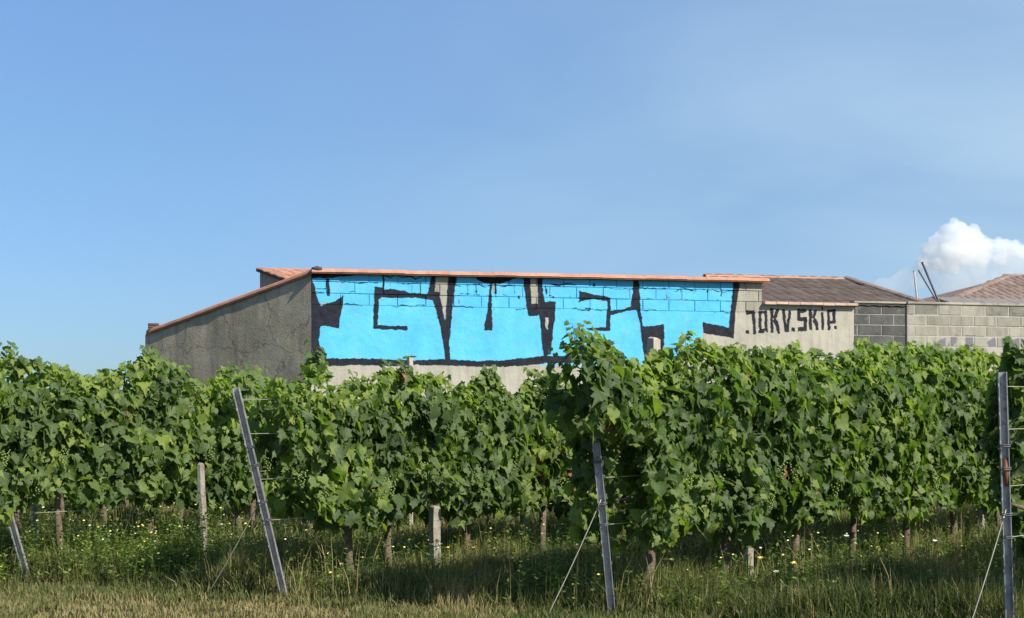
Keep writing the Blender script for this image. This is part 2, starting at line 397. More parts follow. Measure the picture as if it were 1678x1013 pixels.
def paint_material(name, c0, c1, c2, bumpd=0.006, bscale=60):
    t = NT(name); b = t.bsdf(0.85, 0.25)
    vm = t.node('ShaderNodeVectorMath', operation='SUBTRACT'); vm.inputs[1].default_value = C
    t.l.new(t.pos(), vm.inputs[0])
    vr = t.node('ShaderNodeVectorRotate', rotation_type='Z_AXIS'); vr.inputs['Angle'].default_value = -ANG
    t.l.new(vm.outputs[0], vr.inputs['Vector'])
    sx = t.node('ShaderNodeSeparateXYZ'); t.l.new(vr.outputs[0], sx.inputs[0])
    u = t.math('DIVIDE', t.math('SUBTRACT', sx.outputs[0], U0), U1 - U0)
    v = t.math('DIVIDE', t.math('SUBTRACT', sx.outputs[2], W0), W1 - W0)
    cb = t.node('ShaderNodeCombineXYZ'); t.l.new(u, cb.inputs[0]); t.l.new(v, cb.inputs[1])
    im = t.node('ShaderNodeTexImage'); im.image = img; im.extension = 'CLIP'
    t.l.new(cb.outputs[0], im.inputs[0])
    sc = t.node('ShaderNodeSeparateColor'); t.l.new(im.outputs[0], sc.inputs[0])
    loc = vr.outputs[0]
    base = t.ramp(t.noise(1.7, 7, 0.65, loc), [(0.3, c0), (0.68, c1)])
    # rain streaks: noise stretched along the height
    ms = t.node('ShaderNodeMapping'); ms.inputs['Scale'].default_value = (5, 1, 0.6); t.l.new(loc, ms.inputs[0])
    st = t.noise(1.6, 5, 0.6, ms.outputs[0])
    base = t.mix(t.ramp(st, [(0.48, 0.0), (0.72, 0.65)]), base, c2)
    oi = t.node('ShaderNodeObjectInfo')
    vv = t.math('MULTIPLY_ADD', oi.outputs['Random'], 0.34); vv.node.inputs[2].default_value = 0.80
    cm = t.node('ShaderNodeCombineColor'); [t.l.new(vv, cm.inputs[i]) for i in range(3)]
    base = t.mix(1.0 if 'block' in name else 0.0, base, cm.outputs[0], 'MULTIPLY')
    bl = t.ramp(t.noise(2.1, 7, 0.65, loc), [(0.3, (0.08, 0.44, 0.71)), (0.7, (0.13, 0.59, 0.86))])
    bl = t.mix(t.ramp(st, [(0.45, 0.0), (0.8, 0.35)]), bl, (0.12, 0.47, 0.68))
    wear = t.ramp(t.noise(46, 5, 0.75, loc), [(0.60, 1.0), (0.72, 0.5)])
    thin = t.ramp(t.noise(3.3, 7, 0.7, loc), [(0.52, 1.0), (0.75, 0.72)])
    c = t.mix(t.math('MULTIPLY', t.math('MULTIPLY', sc.outputs[0], wear), thin), base, bl)
    kk = t.ramp(t.noise(7, 6, 0.7, loc), [(0.35, (0.009, 0.010, 0.015)), (0.75, (0.032, 0.034, 0.046))])
    wear2 = t.ramp(t.noise(38, 6, 0.8, loc), [(0.60, 1.0), (0.72, 0.35)])
    c = t.mix(t.math('MULTIPLY', sc.outputs[1], wear2), c, kk)
    c = t.mix(t.math('MULTIPLY', sc.outputs[2], 0.85), c, (0.16, 0.155, 0.19))
    h = t.math('ADD', t.noise(bscale, 6, 0.75, loc), t.math('MULTIPLY', t.noise(9, 4, 0.6, loc), 1.6))
    return t.done(b, c, t.bump(h, bumpd))
M['paint_block'] = paint_material('painted_block', (0.33, 0.31, 0.245), (0.46, 0.43, 0.34), (0.25, 0.23, 0.18))
M['paint_plaster'] = paint_material('painted_plaster', (0.37, 0.345, 0.27), (0.50, 0.465, 0.38), (0.27, 0.25, 0.20), 0.005, 22)

t = NT('shaded_side_plaster'); b = t.bsdf(0.95, 0.15)
base = t.ramp(t.noise(1.1, 8, 0.7), [(0.28, (0.30, 0.255, 0.175)), (0.5, (0.42, 0.36, 0.255)), (0.72, (0.54, 0.475, 0.35))])
base = t.mix(t.ramp(t.noise(3.2, 8, 0.75, dist=1.2), [(0.5, 0.0), (0.7, 0.6)]), base, (0.24, 0.215, 0.165))
mst = t.node('ShaderNodeMapping'); mst.inputs['Scale'].default_value = (3.5, 3.5, 0.35); t.l.new(t.pos(), mst.inputs[0])
base = t.mix(t.ramp(t.noise(1.4, 6, 0.65, mst.outputs[0]), [(0.5, 0.0), (0.68, 0.5)]), base, (0.19, 0.17, 0.14))
ckv = t.node('ShaderNodeTexVoronoi', feature='DISTANCE_TO_EDGE'); ckv.inputs['Scale'].default_value = 0.9
ckn = t.node('ShaderNodeVectorMath', operation='MULTIPLY_ADD'); nzc = t.node('ShaderNodeTexNoise'); nzc.inputs['Scale'].default_value = 2.5; nzc.inputs['Detail'].default_value = 6
t.l.new(t.pos(), nzc.inputs['Vector']); t.l.new(nzc.outputs['Color'], ckn.inputs[0]); ckn.inputs[1].default_value = (0.7, 0.7, 0.7); t.l.new(t.pos(), ckn.inputs[2]); t.l.new(ckn.outputs[0], ckv.inputs['Vector'])
base = t.mix(t.ramp(ckv.outputs['Distance'], [(0.0, 0.7), (0.012, 0.0)]), base, (0.09, 0.08, 0.07))
base = t.mix(t.ramp(t.noise(7, 5, 0.6), [(0.70, 0.0), (0.74, 0.7)]), base, (0.46, 0.43, 0.38))
M['side'] = t.done(b, base, t.bump(t.math('ADD', t.noise(3, 6, 0.6), t.noise(30, 5, 0.7)), 0.011))

bld = thing('painted_barn', C, 'low block barn with pale blue graffiti wall and orange tiled roof behind the vines', 'building', rz=ANG)
BM = bpy.data.objects                                 # local frame of bld: x along the front, y backwards, z up
def loc_of(w):                                        # world point -> local frame
    d = Vector(w) - C
    return Vector((d.dot(E), d.dot(NB), d.z))
uR = U(1249); uK = U(1399)
TOP0, TOPR = Zp(510, 449), Zp(1245, 464)
LEFT = loc_of(at(238, 545, 88)); ZL = at(238, 549, 88).z
ZE = Zp(1320, 499)                                    # eave of the right lower part
zb0 = Zp(900, 506)                                    # plaster below, blocks above
# plaster lower wall: one gridded slab with slight waves
def slab(name, x0, x1, z0, z1, mat, yoff=0.0, thick=0.2, amp=0.006, step=0.18, parent=bld):
    nx_ = max(2, int((x1 - x0) / step)); nz_ = max(2, int((z1 - z0) / step))
    v = []; f = []
    for j in range(nz_ + 1):
        for i in range(nx_ + 1):
            x = x0 + (x1 - x0) * i / nx_; z = z0 + (z1 - z0) * j / nz_
            edge = 0 if (i in (0, nx_) or j in (0, nz_)) else 1
            v.append((x, yoff + edge * amp * mnoise.noise(Vector((x * 2.2, z * 2.2, 5))), z))
    for j in range(nz_):
        for i in range(nx_):
            a = j * (nx_ + 1) + i; f.append((a, a + 1, a + nx_ + 2, a + nx_ + 1))
    n = len(v)
    v += [(x0, yoff + thick, z0), (x1, yoff + thick, z0), (x1, yoff + thick, z1), (x0, yoff + thick, z1)]
    f.append((n + 3, n + 2, n + 1, n))
    tl = [nz_ * (nx_ + 1) + i for i in range(nx_ + 1)]
    f.append(tuple(tl) + (n + 2, n + 3)); bl_ = [i for i in range(nx_ + 1)]
    f.append(tuple(reversed(bl_)) + (n, n + 1))
    lf = [j * (nx_ + 1) for j in range(nz_ + 1)]; f.append(tuple(lf) + (n + 3, n))
    rt = [j * (nx_ + 1) + nx_ for j in range(nz_ + 1)]; f.append(tuple(reversed(rt)) + (n + 2, n + 1)[::-1])
    return mesh_obj(name, v, f, mat, parent)
slab('wall', 0, uR, -0.2, zb0, M['paint_plaster'])
slab('wall', uR, uK, -0.2, ZE, M['paint_plaster'])['label'] = 'bare plaster front with a black spray painted tag'
# backing behind the blocks (mortar)
mbk = MB(); mbk.hexa([(0.02, 0.012, zb0), (uR - 0.01, 0.012, zb0), (uR - 0.01, 0.2, zb0), (0.02, 0.2, zb0),
                      (0.02, 0.012, TOP0 - 0.02), (uR - 0.01, 0.012, TOPR - 0.02), (uR - 0.01, 0.2, TOPR - 0.02), (0.02, 0.2, TOP0 - 0.02)])
mbk.build('mortar_bed', M['paint_block'], bld)
def block_run(x0, x1, z0, ztop, mat, first_off=0.0, bw=0.5, bh=0.2, gap=0.009, depth=0.03, parent=bld, y0=0.0, mat_top=None):
    """courses of concrete blocks from z0 up to the (sloping) top line ztop(x)"""
    row = 0; z = z0
    while True:
        zt_max = max(ztop(x0), ztop(x1))
        if z > zt_max - 0.03: break
        x = x0 - (bw * 0.5 if row % 2 else 0) - first_off
        while x < x1:
            a, b2 = max(x, x0) + gap / 2, min(x + bw, x1) - gap / 2
            if b2 - a > 0.05:
                ta, tb = min(z + bh - gap, ztop(a)), min(z + bh - gap, ztop(b2))
                if min(ta, tb) - z > 0.03:
                    j = random.uniform(-0.004, 0.004); t1 = random.uniform(-0.002, 0.002); r_ = 0.004
                    m = MB()
                    y = y0 + j - 0.002
                    # front face inset = worn arris
                    pts = [(a, y + 0.008, z), (b2, y + 0.008, z), (b2, y + depth, z), (a, y + depth, z), (a, y + 0.008, ta), (b2, y + 0.008, tb), (b2, y + depth, tb), (a, y + depth, ta),
                           (a + r_, y + t1, z + r_), (b2 - r_, y - t1, z + r_), (b2 - r_, y - t1, tb - r_), (a + r_, y + t1, ta - r_)]
                    m.add(pts, [(3, 2, 1, 0), (4, 5, 6, 7), (1, 2, 6, 5), (2, 3, 7, 6), (3, 0, 4, 7), (0, 1, 9, 8), (1, 5, 10, 9), (5, 4, 11, 10), (4, 0, 8, 11), (8, 9, 10, 11)])
                    m.build('block', (mat_top if (mat_top is not None and z + bh > zt_max - 0.05 and random.random() < 0.6) else mat), parent)
            x += bw
        z += bh; row += 1
block_run(0.0, uR, zb0 + 0.003, lambda x: TOP0 + (TOPR - TOP0) * x / uR, M['paint_block'], gap=0.012)
# left side wall, in shade; local corner (0,0) back to LEFT
sv = []; sf = []; NS, NZ = 26, 16
for j in range(NZ + 1):
    for i in range(NS + 1):
        a = i / NS
        top = TOP0 + (ZL - TOP0) * a
        z = -0.2 + (top + 0.2) * j / NZ
        n_ = Vector((LEFT.y, -LEFT.x, 0)).normalized()
        wv = 0.012 * mnoise.noise(Vector((a * 9, z * 2.5, 1))) * (0 if i in (0, NS) else 1)
        p = Vector((LEFT.x * a, LEFT.y * a, z)) + n_ * wv
        sv.append(p)
for j in range(NZ):
    for i in range(NS):
        a = j * (NS + 1) + i; sf.append((a + 1, a, a + NS + 1, a + NS + 2))
side_wall = mesh_obj('side_wall', sv, sf, M['side'], bld); side_wall['label'] = 'shaded grey plaster side wall below the sloping verge'
# hidden rear and right walls, closing the volume
EX = uR
mw = MB()
mw.hexa([(LEFT.x, LEFT.y, -0.2), (LEFT.x + EX, LEFT.y, -0.2), (LEFT.x + EX, LEFT.y + 0.2, -0.2), (LEFT.x, LEFT.y + 0.2, -0.2),
         (LEFT.x, LEFT.y, ZL - 0.02), (LEFT.x + EX, LEFT.y, ZL - 0.02), (LEFT.x + EX, LEFT.y + 0.2, ZL - 0.02), (LEFT.x, LEFT.y + 0.2, ZL - 0.02)])
mw.build('rear_wall', M['side'], bld)
# main roof: falls from the front wall to the rear; deck + tiles
up = Vector((LEFT.x, LEFT.y, ZL - TOP0)).normalized()      # down the slope along the left verge
over = -up * 0.12
def rp(x, a, h=0.0):                                       # x along front, a metres down the slope, h above deck
    zt = TOP0 + (TOPR - TOP0) * x / uR
    return Vector((x, 0, zt)) + up * a + Vector((0, 0, h))
SL = Vector((LEFT.x, LEFT.y, ZL - TOP0)).length + 0.15
d = MB(); d.hexa([rp(0.03, -0.02, 0.003), rp(uR + 0.02, -0.02, 0.003), rp(uR + 0.02, SL - .12, 0.003), rp(0.03, SL - .12, 0.003),
                  rp(0.03, -0.02, 0.035), rp(uR + 0.02, -0.02, 0.035), rp(uR + 0.02, SL - .12, 0.035), rp(0.03, SL - .12, 0.035)])
roof = d.build('roof', M['wood'], bld)
# tile: a shallow arch, 0.21 wide, 0.40 long, thickness 0.015 (local x across, y along slope)
def tile_mesh(name, w, l, rise, th, mat, n=5):
    v = []; f = []
    for y in (0, l):
        for k in range(n + 1):
            a = math.pi * k / n
            c_, s_ = -math.cos(a) * w / 2, math.sin(a) * rise
            v.append((c_, y, s_)); v.append((c_ * 0.88, y, s_ - th))
    m_ = 2 * (n + 1)
    for k in range(n):
        a = 2 * k
        f += [(a, a + 2, m_ + a + 2, m_ + a), (a + 1, m_ + a + 1, m_ + a + 3, a + 3), (a, a + 1, a + 3, a + 2), (m_ + a, m_ + a + 2, m_ + a + 3, m_ + a + 1)]
    me = bpy.data.meshes.new(name); me.from_pydata(v, [], f); me.materials.append(mat)
    return me
TM = tile_mesh('tile', 0.235, 0.42, 0.026, 0.016, M['tile'])
def basis(xa, ya, za, origin):
    m = Matrix((xa, ya, za)).transposed().to_4x4(); m.translation = origin; return m
def put(me, name, parent, mat4):
    o = bpy.data.objects.new(name, me); link(o, parent); o.matrix_local = mat4; return o
xa = Vector((1, 0, (TOPR - TOP0) / uR)).normalized(); za = xa.cross(up).normalized()
ya = za.cross(xa)
ncol = int((uR + 0.1) / 0.24)
rest = MB(); tv = [v.co.copy() for v in TM.vertices]; tf = [tuple(p.vertices) for p in TM.polygons]
for i in range(ncol):
    x = -0.02 + i * 0.24
    for k in range(12):
        a = 0.0 + k * 0.36
        if a > SL - 0.5: break
        if i == 0: continue
        org = rp(x + 0.0, a, 0.036 - 0.012 * (k % 2) + random.uniform(-0.004, 0.004))
        j = random.uniform(-0.02, 0.02)
        up2 = (up + xa * j).normalized(); xb = up2.cross(za).normalized()
        if xb.dot(xa) < 0: xb = -xb
        m4 = basis(xb, up2, xb.cross(up2), org)
        if k < 3 or i < 3: put(TM, 'tile', roof, m4)
        else:
            rest.add([m4 @ v for v in tv], tf)
tag(rest.build('roof_tiles', M['tile'], roof), kind='stuff')
# front fascia row: flat tile edges laid over the wall head, seen from below as one orange band
FM = tile_mesh('edge_tile', 0.24, 0.43, 0.07, 0.02, M['tile_light'])
for i in range(int(uR / 0.40) + 1):
    x = 0.0 + i * 0.40
    org = Vector((x, -0.01, TOP0 + (TOPR - TOP0) * x / uR + 0.028 + random.uniform(-0.005, 0.005)))
    yv = Vector((1, 0, (TOPR - TOP0) / uR)).normalized()
    put(FM, 'edge_tile', roof, basis(Vector((0, -1, 0)), yv, Vector((0, -1, 0)).cross(yv), org))
VM = tile_mesh('verge_tile', 0.15, 0.43, 0.07, 0.03, M['tile_light'])
# verge tiles running down the left slope
nvt = 10
for k in range(nvt):
    a = -0.02 + k * (SL - 0.60) / (nvt - 1)
    org = rp(0.04, a, 0.022 + random.uniform(-0.005, 0.005))
    side = Vector((0, 0, 1)).cross(up).normalized()
    put(VM, 'verge_tile', roof, basis(-side, up, (-side).cross(up), org))
m = MB(); m.tube([rp(-0.08, -0.12, 0.045), rp(0.0, -0.14, 0.055), rp(0.08, -0.14, 0.045)], [0.03, 0.045, 0.03], 8); m.build('corner_cap', M['brown_tile'], roof, True)
for q in range(3):
    m = MB(); c0 = rp(0.10, SL - 0.22, 0.07 + q * 0.045); m.box(c0.x - 0.10, c0.y - 0.1, c0.z, c0.x + 0.14 - q * 0.02, c0.y + 0.1, c0.z + 0.035); m.build('end_tile', M['brown_tile'], roof)
m = MB(); m.hexa([rp(0.26, SL - 0.22, 0.06), rp(0.5, SL - 0.22, 0.06), rp(0.5, SL, 0.06), rp(0.26, SL, 0.06), rp(0.26, SL - 0.22, 0.12), rp(0.5, SL - 0.22, 0.12), rp(0.5, SL, 0.12), rp(0.26, SL, 0.12)])
m.build('fascia_board', M['pale_post'], roof)
# lower right part: brown roof rising to its own ridge, hipped on the right
RID = loc_of(at(1388, 458, 78)); RL = RID.x - 3.6
eL, eR = uR - 0.3, U(1399) + 1.6
zr = RID.z
roofv = [Vector((eL, -0.0, ZE + 0.01)), Vector((eR, -0.0, ZE + 0.01)), Vector((RID.x, RID.y, zr)), Vector((eL, RID.y, zr)),
         Vector((eR, RID.y * 2, ZE)), Vector((eL, RID.y * 2, ZE))]
hx = uR + 0.012
frontL = [Vector((hx, -0.0, ZE + 0.01)), Vector((eR, -0.0, ZE + 0.01)), roofv[2], Vector((hx, RID.y, zr))]
deck = mesh_obj('roof', [p - Vector((0, 0, 0.02)) for p in frontL + [roofv[3], roofv[4], roofv[5]] + [Vector((eL, RID.y * 0.55, ZE + (zr - ZE) * 0.55)), Vector((hx, RID.y * 0.55, ZE + (zr - ZE) * 0.55))]],
                [(0, 1, 2, 3), (1, 5, 2), (3, 2, 5, 6, 4), (7, 8, 3, 4)], M['brown_tile'], bld)
TB = tile_mesh('brown_tile', 0.235, 0.42, 0.02, 0.014, M['brown_tile'])
slp = (frontL[3] - frontL[0]).normalized(); xn = Vector((1, 0, 0)); zn = xn.cross(slp)
Lr = (frontL[3] - frontL[0]).length
cnt = 0
k = 0
while k * 0.36 < Lr:
    a = k * 0.36 - 0.03
    fr = max(0, min(1, (a + 0.3) / Lr))
    xmax = eR + (RID.x - eR) * fr
    i = 0
    while hx + 0.13 + i * 0.235 < xmax - 0.02:
        org = frontL[0] + xn * (0.13 + i * 0.235) + slp * a + zn * (0.0 + 0.01 * (k % 2) + random.uniform(-0.003, 0.003))
        put(TB, 'tile', deck, basis(xn, slp, zn, org)); cnt += 1
        i += 1
    k += 1
# pale eave strip, ridge tiles and hip tiles
x = hx
while x < uK + 0.02:
    m = MB(); m.box(x + 0.003, -0.10, ZE - 0.015 + random.uniform(-0.004, 0.004), x + 0.23, 0.02, ZE + 0.034)
    m.build('eave_tile', M['pale_eave'], deck); x += 0.235
TR = tile_mesh('ridge_tile', 0.22, 0.43, 0.055, 0.02, M['tile'])
x = uR - 0.02
while x < RID.x - 0.1:
    put(TR, 'ridge_tile', deck, basis(Vector((0, -1, 0)), Vector((1, 0, 0)), Vector((0, 0, 1)), Vector((x, RID.y, zr - 0.015 + random.uniform(-0.006, 0.006))))); x += 0.40
TH = tile_mesh('hip_tile', 0.22, 0.43, 0.05, 0.02, M['pink_tile'])
hd = (frontL[1] - RID); hl = hd.length; hd.normalize(); hxv = Vector((0, 0, 1)).cross(hd).normalized()
for k in range(int(hl / 0.4)):
    put(TH, 'hip_tile', deck, basis(-hxv, hd, (-hxv).cross(hd), Vector(RID) + hd * (k * 0.4) + Vector((0, 0, 0.02))))
m = MB(); m.box(uR + 0.0, 0.25, -0.2, eR - 0.3, RID.y * 2 - 0.3, ZE - 0.05); m.build('rear_wall', M['side'], bld)

# ------------------------------------------------------------------ the roof behind, upper left
g0 = at(422, 441, 78); gd = Vector((0.35, -0.94, 0)).normalized()
bk = thing('tiled_outbuilding', (g0.x, g0.y, 0), 'small orange tiled roof with dark gable showing behind the left end of the barn', 'building')
zg = g0.z; rx = Vector((E.x, E.y, 0)); fall = -0.165
def bp(x, a, h=0): return rx * x + gd * a + Vector((0, 0, zg + fall * a + h))
m = MB(); m.hexa([bp(-0.03, 0, -0.05), bp(-0.03, 3.0, -0.05), bp(4.2, 3.0, -0.05), bp(4.2, 0, -0.05), bp(-0.03, 0, 0), bp(-0.03, 3.0, 0), bp(4.2, 3.0, 0), bp(4.2, 0, 0)]); bkroof = m.build('roof', M['brown_tile'], bk)
m = MB()
m.add([rx * 0.05 + Vector((0, 0, -0.1)), rx * 0.05 + gd * 2.9 + Vector((0, 0, -0.1)), bp(0.05, 2.9, -0.05), bp(0.05, 0, -0.05), rx * 4.1 + Vector((0, 0, -0.1)), rx * 4.1 + gd * 2.9 + Vector((0, 0, -0.1)), bp(4.1, 2.9, -0.05), bp(4.1, 0, -0.05)],
      [(0, 1, 2, 3), (4, 7, 6, 5), (0, 3, 7, 4), (1, 5, 6, 2)])
m.build('wall', M['side'], bk)
for i in range(17):
    for k in range(8):
        o_ = bp(0.08 + i * 0.24, k * 0.37 + 0.40, 0.012 + 0.01 * (k % 2))
        yv = (-gd + Vector((0, 0, -fall))).normalized(); xv = Vector((yv.y, -yv.x, 0)).normalized()
        put(TM, 'tile', bkroof, basis(xv, yv, xv.cross(yv), o_))

# ------------------------------------------------------------------ block wall to the right, and the dark painted stretch
ZW = Zp(1440, 497) + 0.03
CW = C - NB * 0.05
wl_ = thing('block_wall', CW, 'pale concrete block yard wall with faded grey graffiti, right of the dark painted blocks', 'wall', rz=ANG)
uD0, uD1, uE = uK + 0.0, U(1485), U(1485) + 6.5
zc = ZW - 0.03
dk = thing('dark_block_wall', CW, 'short stretch of dark grey painted block wall between barn and pale yard wall', 'wall', rz=ANG)
m = MB(); m.box(uD0 + 0.003, 0.052, -0.2, uD1 - 0.002, 0.22, zc); m.build('mortar_bed', M['mortar'], dk)
zbot = zc - 0.2 * 6
block_run(uD0 + 0.003, uD1 - 0.002, zbot, lambda x: zc, M['block_dark'], 0.18, 0.5, 0.2, 0.02, 0.03, dk, 0.046)
m = MB(); m.box(uD0 + 0.003, 0.02, zc, uD1 - 0.002, 0.24, zc + 0.035); m.build('coping', M['block'], dk)
M['wall_block'] = paint_material('pale_block', (0.28, 0.265, 0.21), (0.44, 0.415, 0.34), (0.20, 0.185, 0.145))
m = MB(); m.box(uD1, 0.014, -0.2, uE, 0.2, zc); m.build('mortar_bed', M['mortar_light'], wl_)
block_run(uD1, uE, zbot, lambda x: zc, M['wall_block'], 0.1, 0.5, 0.2, 0.022, 0.03, wl_, 0.010, M['block_grey'])
x = uD1
while x < uE - 0.1:
    w_ = random.uniform(0.8, 1.2); m = MB(); m.box(x + 0.002, -0.012 + random.uniform(-0.003, 0.003), zc + 0.001, min(x + w_, uE) - 0.002, 0.22, zc + 0.042); m.build('coping', M['block'], wl_); x += w_

# ------------------------------------------------------------------ far right building
fb0 = at(1547, 497, 68)
fbd = thing('hipped_outbuilding', (fb0.x, fb0.y, 0), 'far shed with pinkish hipped tile roof rising over the right end of the yard wall', 'building', rz=ANG)
def fl(px, py, s):
    d_ = at(px, py, s) - Vector((fb0.x, fb0.y, 0)); return Vector((d_.dot(E), d_.dot(NB), d_.z))
A_, B_ = fl(1545, 498, 68), fl(1650, 455, 62)
A_.y = 0; W_ = 6.5
Bx = B_.x; zt = B_.z; yb = B_.y
m = MB(); m.add([(A_.x, 0, A_.z), (A_.x + W_, 0, A_.z), (A_.x + W_, yb * 2, A_.z), (A_.x, yb * 2, A_.z), (Bx, yb, zt), (A_.x + W_ - 1, yb, zt)],
                [(0, 1, 5, 4), (1, 2, 5), (2, 3, 4, 5), (3, 0, 4), (3, 2, 1, 0)]); fbroof = m.build('roof', M['pink_tile'], fbd)
m = MB(); m.box(A_.x + 0.2, 0.3, -0.2, A_.x + W_ - 0.2, yb * 2 - 0.2, A_.z - 0.01); m.build('wall', M['side'], fbd)
TP = tile_mesh('pink_tile', 0.235, 0.42, 0.04, 0.014, M['pink_tile'])
sl_ = Vector((0, yb, zt - A_.z)).normalized(); zn_ = Vector((1, 0, 0)).cross(sl_); Lf = Vector((0, yb, zt - A_.z)).length
k = 0
while k * 0.38 < Lf - 0.2:
    a = k * 0.38
    xmin = A_.x + (Bx - A_.x) * (a + 0.2) / Lf
    for i in range(15):
        xx_ = xmin + 0.12 + i * 0.24
        put(TP, 'tile', fbroof, basis(Vector((1, 0, 0)), sl_, zn_, Vector((xx_, 0, A_.z)) + sl_ * a + zn_ * (0.006 + 0.008 * (k % 2))))
    k += 1
hd = Vector((A_.x - Bx, -yb, A_.z - zt)); hl = hd.length; hd.normalize(); hxv = Vector((0, 0, 1)).cross(hd).normalized()
THP = tile_mesh('hip_tile', 0.24, 0.43, 0.07, 0.02, M['pink_tile'])
for k in range(int(hl / 0.4)):
    put(THP, 'hip_tile', fbroof, basis(-hxv, hd, (-hxv).cross(hd), Vector((Bx, yb, zt + 0.02)) + hd * (k * 0.4)))
for k in range(9):
    put(THP, 'ridge_tile', fbroof, basis(Vector((0, -1, 0)), Vector((1, 0, 0)), Vector((0, 0, 1)), Vector((Bx + k * 0.4, yb, zt + 0.02))))
# corrugated sheets of the lean-to along its front
for q in range(4):
    m = MB(); sx0 = fl(1592, 490, 72).x + q * 0.92; y0_, y1_ = -0.95, -0.1; n = 24
    z0_ = fl(1620, 491, 72).z; z1_ = z0_ + 0.20; v = []; f = []
    for i in range(n + 1):
        xw = sx0 + i * 0.9 / n; hz = 0.022 * math.cos(i * math.pi / 2)
        v += [(xw, y0_, z0_ + hz), (xw, y1_, z1_ + hz), (xw, y0_, z0_ + hz - 0.009), (xw, y1_, z1_ + hz - 0.009)]
    for i in range(n):
        a = i * 4; f += [(a, a + 4, a + 5, a + 1), (a + 2, a + 3, a + 7, a + 6), (a, a + 2, a + 6, a + 4)]
    m.add(v, f); m.build('corrugated_sheet', M['sheet'], fbd)

# ------------------------------------------------------------------ bars sticking up behind the wall
def rod(name, p0, p1, s, r, mat, label):
    a = at(*p0, s); b2 = at(*p1, s); a = a + (a - b2) * 1.2
    c0 = Vector((a.x, a.y, 0)); o = thing(name, c0, label, 'pole', 'bars standing behind the yard wall')
    full = [(a - c0), ((a + b2) / 2 - c0) + Vector((0.006, 0, 0)), b2 - c0]
    full[0].z = max(full[0].z, 0)
    m = MB(); m.tube(full, [r, r, r], 8); m.build('shaft', mat, o, True)
    dr = (full[2] - full[1]).normalized()
    m = MB(); m.tube([full[2] - dr * 0.012, full[2] + dr * 0.008], r * 1.25, 8); m.build('end_cap', mat, o)
    m = MB(); mid = full[1]; m.tube([mid - dr * 0.04, mid + dr * 0.04], r * 1.3, 8); m.build('collar', mat, o)
rod('metal_pole', (1503, 497), (1498, 444), 80, 0.019, M['mortar_light'], 'thin white upright pole standing behind the block wall')
rod('reinforcing_bar', (1539, 497), (1511, 430), 80, 0.022, M['metal_dark'], 'dark leaning bar, the longer of the slanted pair behind the wall')
rod('reinforcing_bar', (1536, 496), (1505, 443), 80, 0.015, M['metal_dark'], 'thin dark leaning bar, the shorter of the slanted pair behind the wall')

# ------------------------------------------------------------------ vine rows
D = Vector((0.671, 0.741, 0)); N = Vector((0.741, -0.671, 0))
BASE = {1: Vector((3.37, 9.9, 0)), 2: Vector((0.76, 11.0, 0)), 3: Vector((-1.91, 12.18, 0)), 4: Vector((-4.50, 13.33, 0)),
        5: Vector((-7.21, 14.5, 0)), 6: Vector((-9.86, 15.65, 0)), 7: Vector((-12.5, 16.8, 0))}
TOPY = [(-200, 590), (0, 582), (60, 583), (100, 598), (130, 615), (165, 602), (210, 588), (245, 568), (280, 590), (300, 612), (330, 625), (385, 602), (420, 602), (460, 620), (500, 612), (520, 575), (535, 615),
        (600, 610), (650, 592), (700, 605), (760, 618), (800, 602), (830, 640), (860, 628), (890, 592), (912, 600), (925, 548), (940, 532), (965, 545), (990, 560), (1010, 580), (1050, 600), (1085, 582),
        (1120, 556), (1160, 560), (1200, 570), (1230, 562), (1260, 575), (1300, 570), (1340, 572), (1400, 570), (1430, 560), (1470, 566), (1500, 566), (1560, 572), (1610, 568), (1640, 585), (1670, 555), (1900, 560)]
TX = np.array([p[0] for p in TOPY], float); TY = np.array([p[1] for p in TOPY], float)
def row_top(row, p):
    px = CX + F * p.x / p.y; s = F / p.y
    vis = {1: (1640, 9999), 2: (900, 1640), 3: (455, 915), 4: (-500, 460)}.get(row)
    if vis and vis[0] <= px <= vis[1]:
        return EYE + (HY - float(np.interp(px, TX, TY))) / s - {2: 0.02, 3: 0.07, 4: 0.04}.get(row, 0.06) + 0.05 * mnoise.noise(Vector((p.x * 3.1, p.y * 3.1, 2.0)))
    return {1: 2.0, 2: 2.05, 3: 1.85, 4: 1.68, 5: 1.72, 6: 1.72, 7: 1.7}[row]
def row_bottom(row, p):
    return {1: 0.6, 2: 0.63, 3: 0.64, 4: 0.70, 5: 0.7, 6: 0.7, 7: 0.7}[row]

# leaf template: five lobed, toothed outline, cupped; blade about 1 unit wide, stalk at the origin, tip towards -Y
def leaf_shape(seed):
    r = random.Random(seed)
    out = [(0, 0.02), (0.16, 0.20), (0.30, 0.16), (0.47, 0.10), (0.40, -0.10), (0.52, -0.34), (0.33, -0.42), (0.30, -0.62), (0.12, -0.70), (0.0, -0.92),
           (-0.12, -0.70), (-0.30, -0.62), (-0.33, -0.42), (-0.52, -0.34), (-0.40, -0.10), (-0.47, 0.10), (-0.30, 0.16), (-0.16, 0.20)]
    cup = r.uniform(-0.9, 0.35); fold = r.uniform(-0.1, 0.6); tw = r.uniform(-0.7, 0.7); droop = r.uniform(0.0, 1.0)
    def zf(x, y): return fold * abs(x) + cup * (x * x + (y + 0.3) ** 2) + tw * x * (y + 0.3) - droop * max(0, -y - 0.2) ** 2
    v = []
    for x, y in out:
        x += r.uniform(-0.04, 0.04); y += r.uniform(-0.04, 0.04)
        v.append((x, y, zf(x, y) + r.uniform(-0.03, 0.03)))
    v.append((0, -0.30, zf(0, -0.3) - 0.03))
    n = len(out)
    f = [(n, (k + 1) % n, k) for k in range(n)]
    return np.array(v, dtype=np.float32), np.array(f, dtype=np.int32)
SHAPES = [leaf_shape(i) for i in range(16)]
TINTS = [0.02, 0.15, 0.3, 0.45, 0.6, 0.8, 1.0]
LEAFME = {}
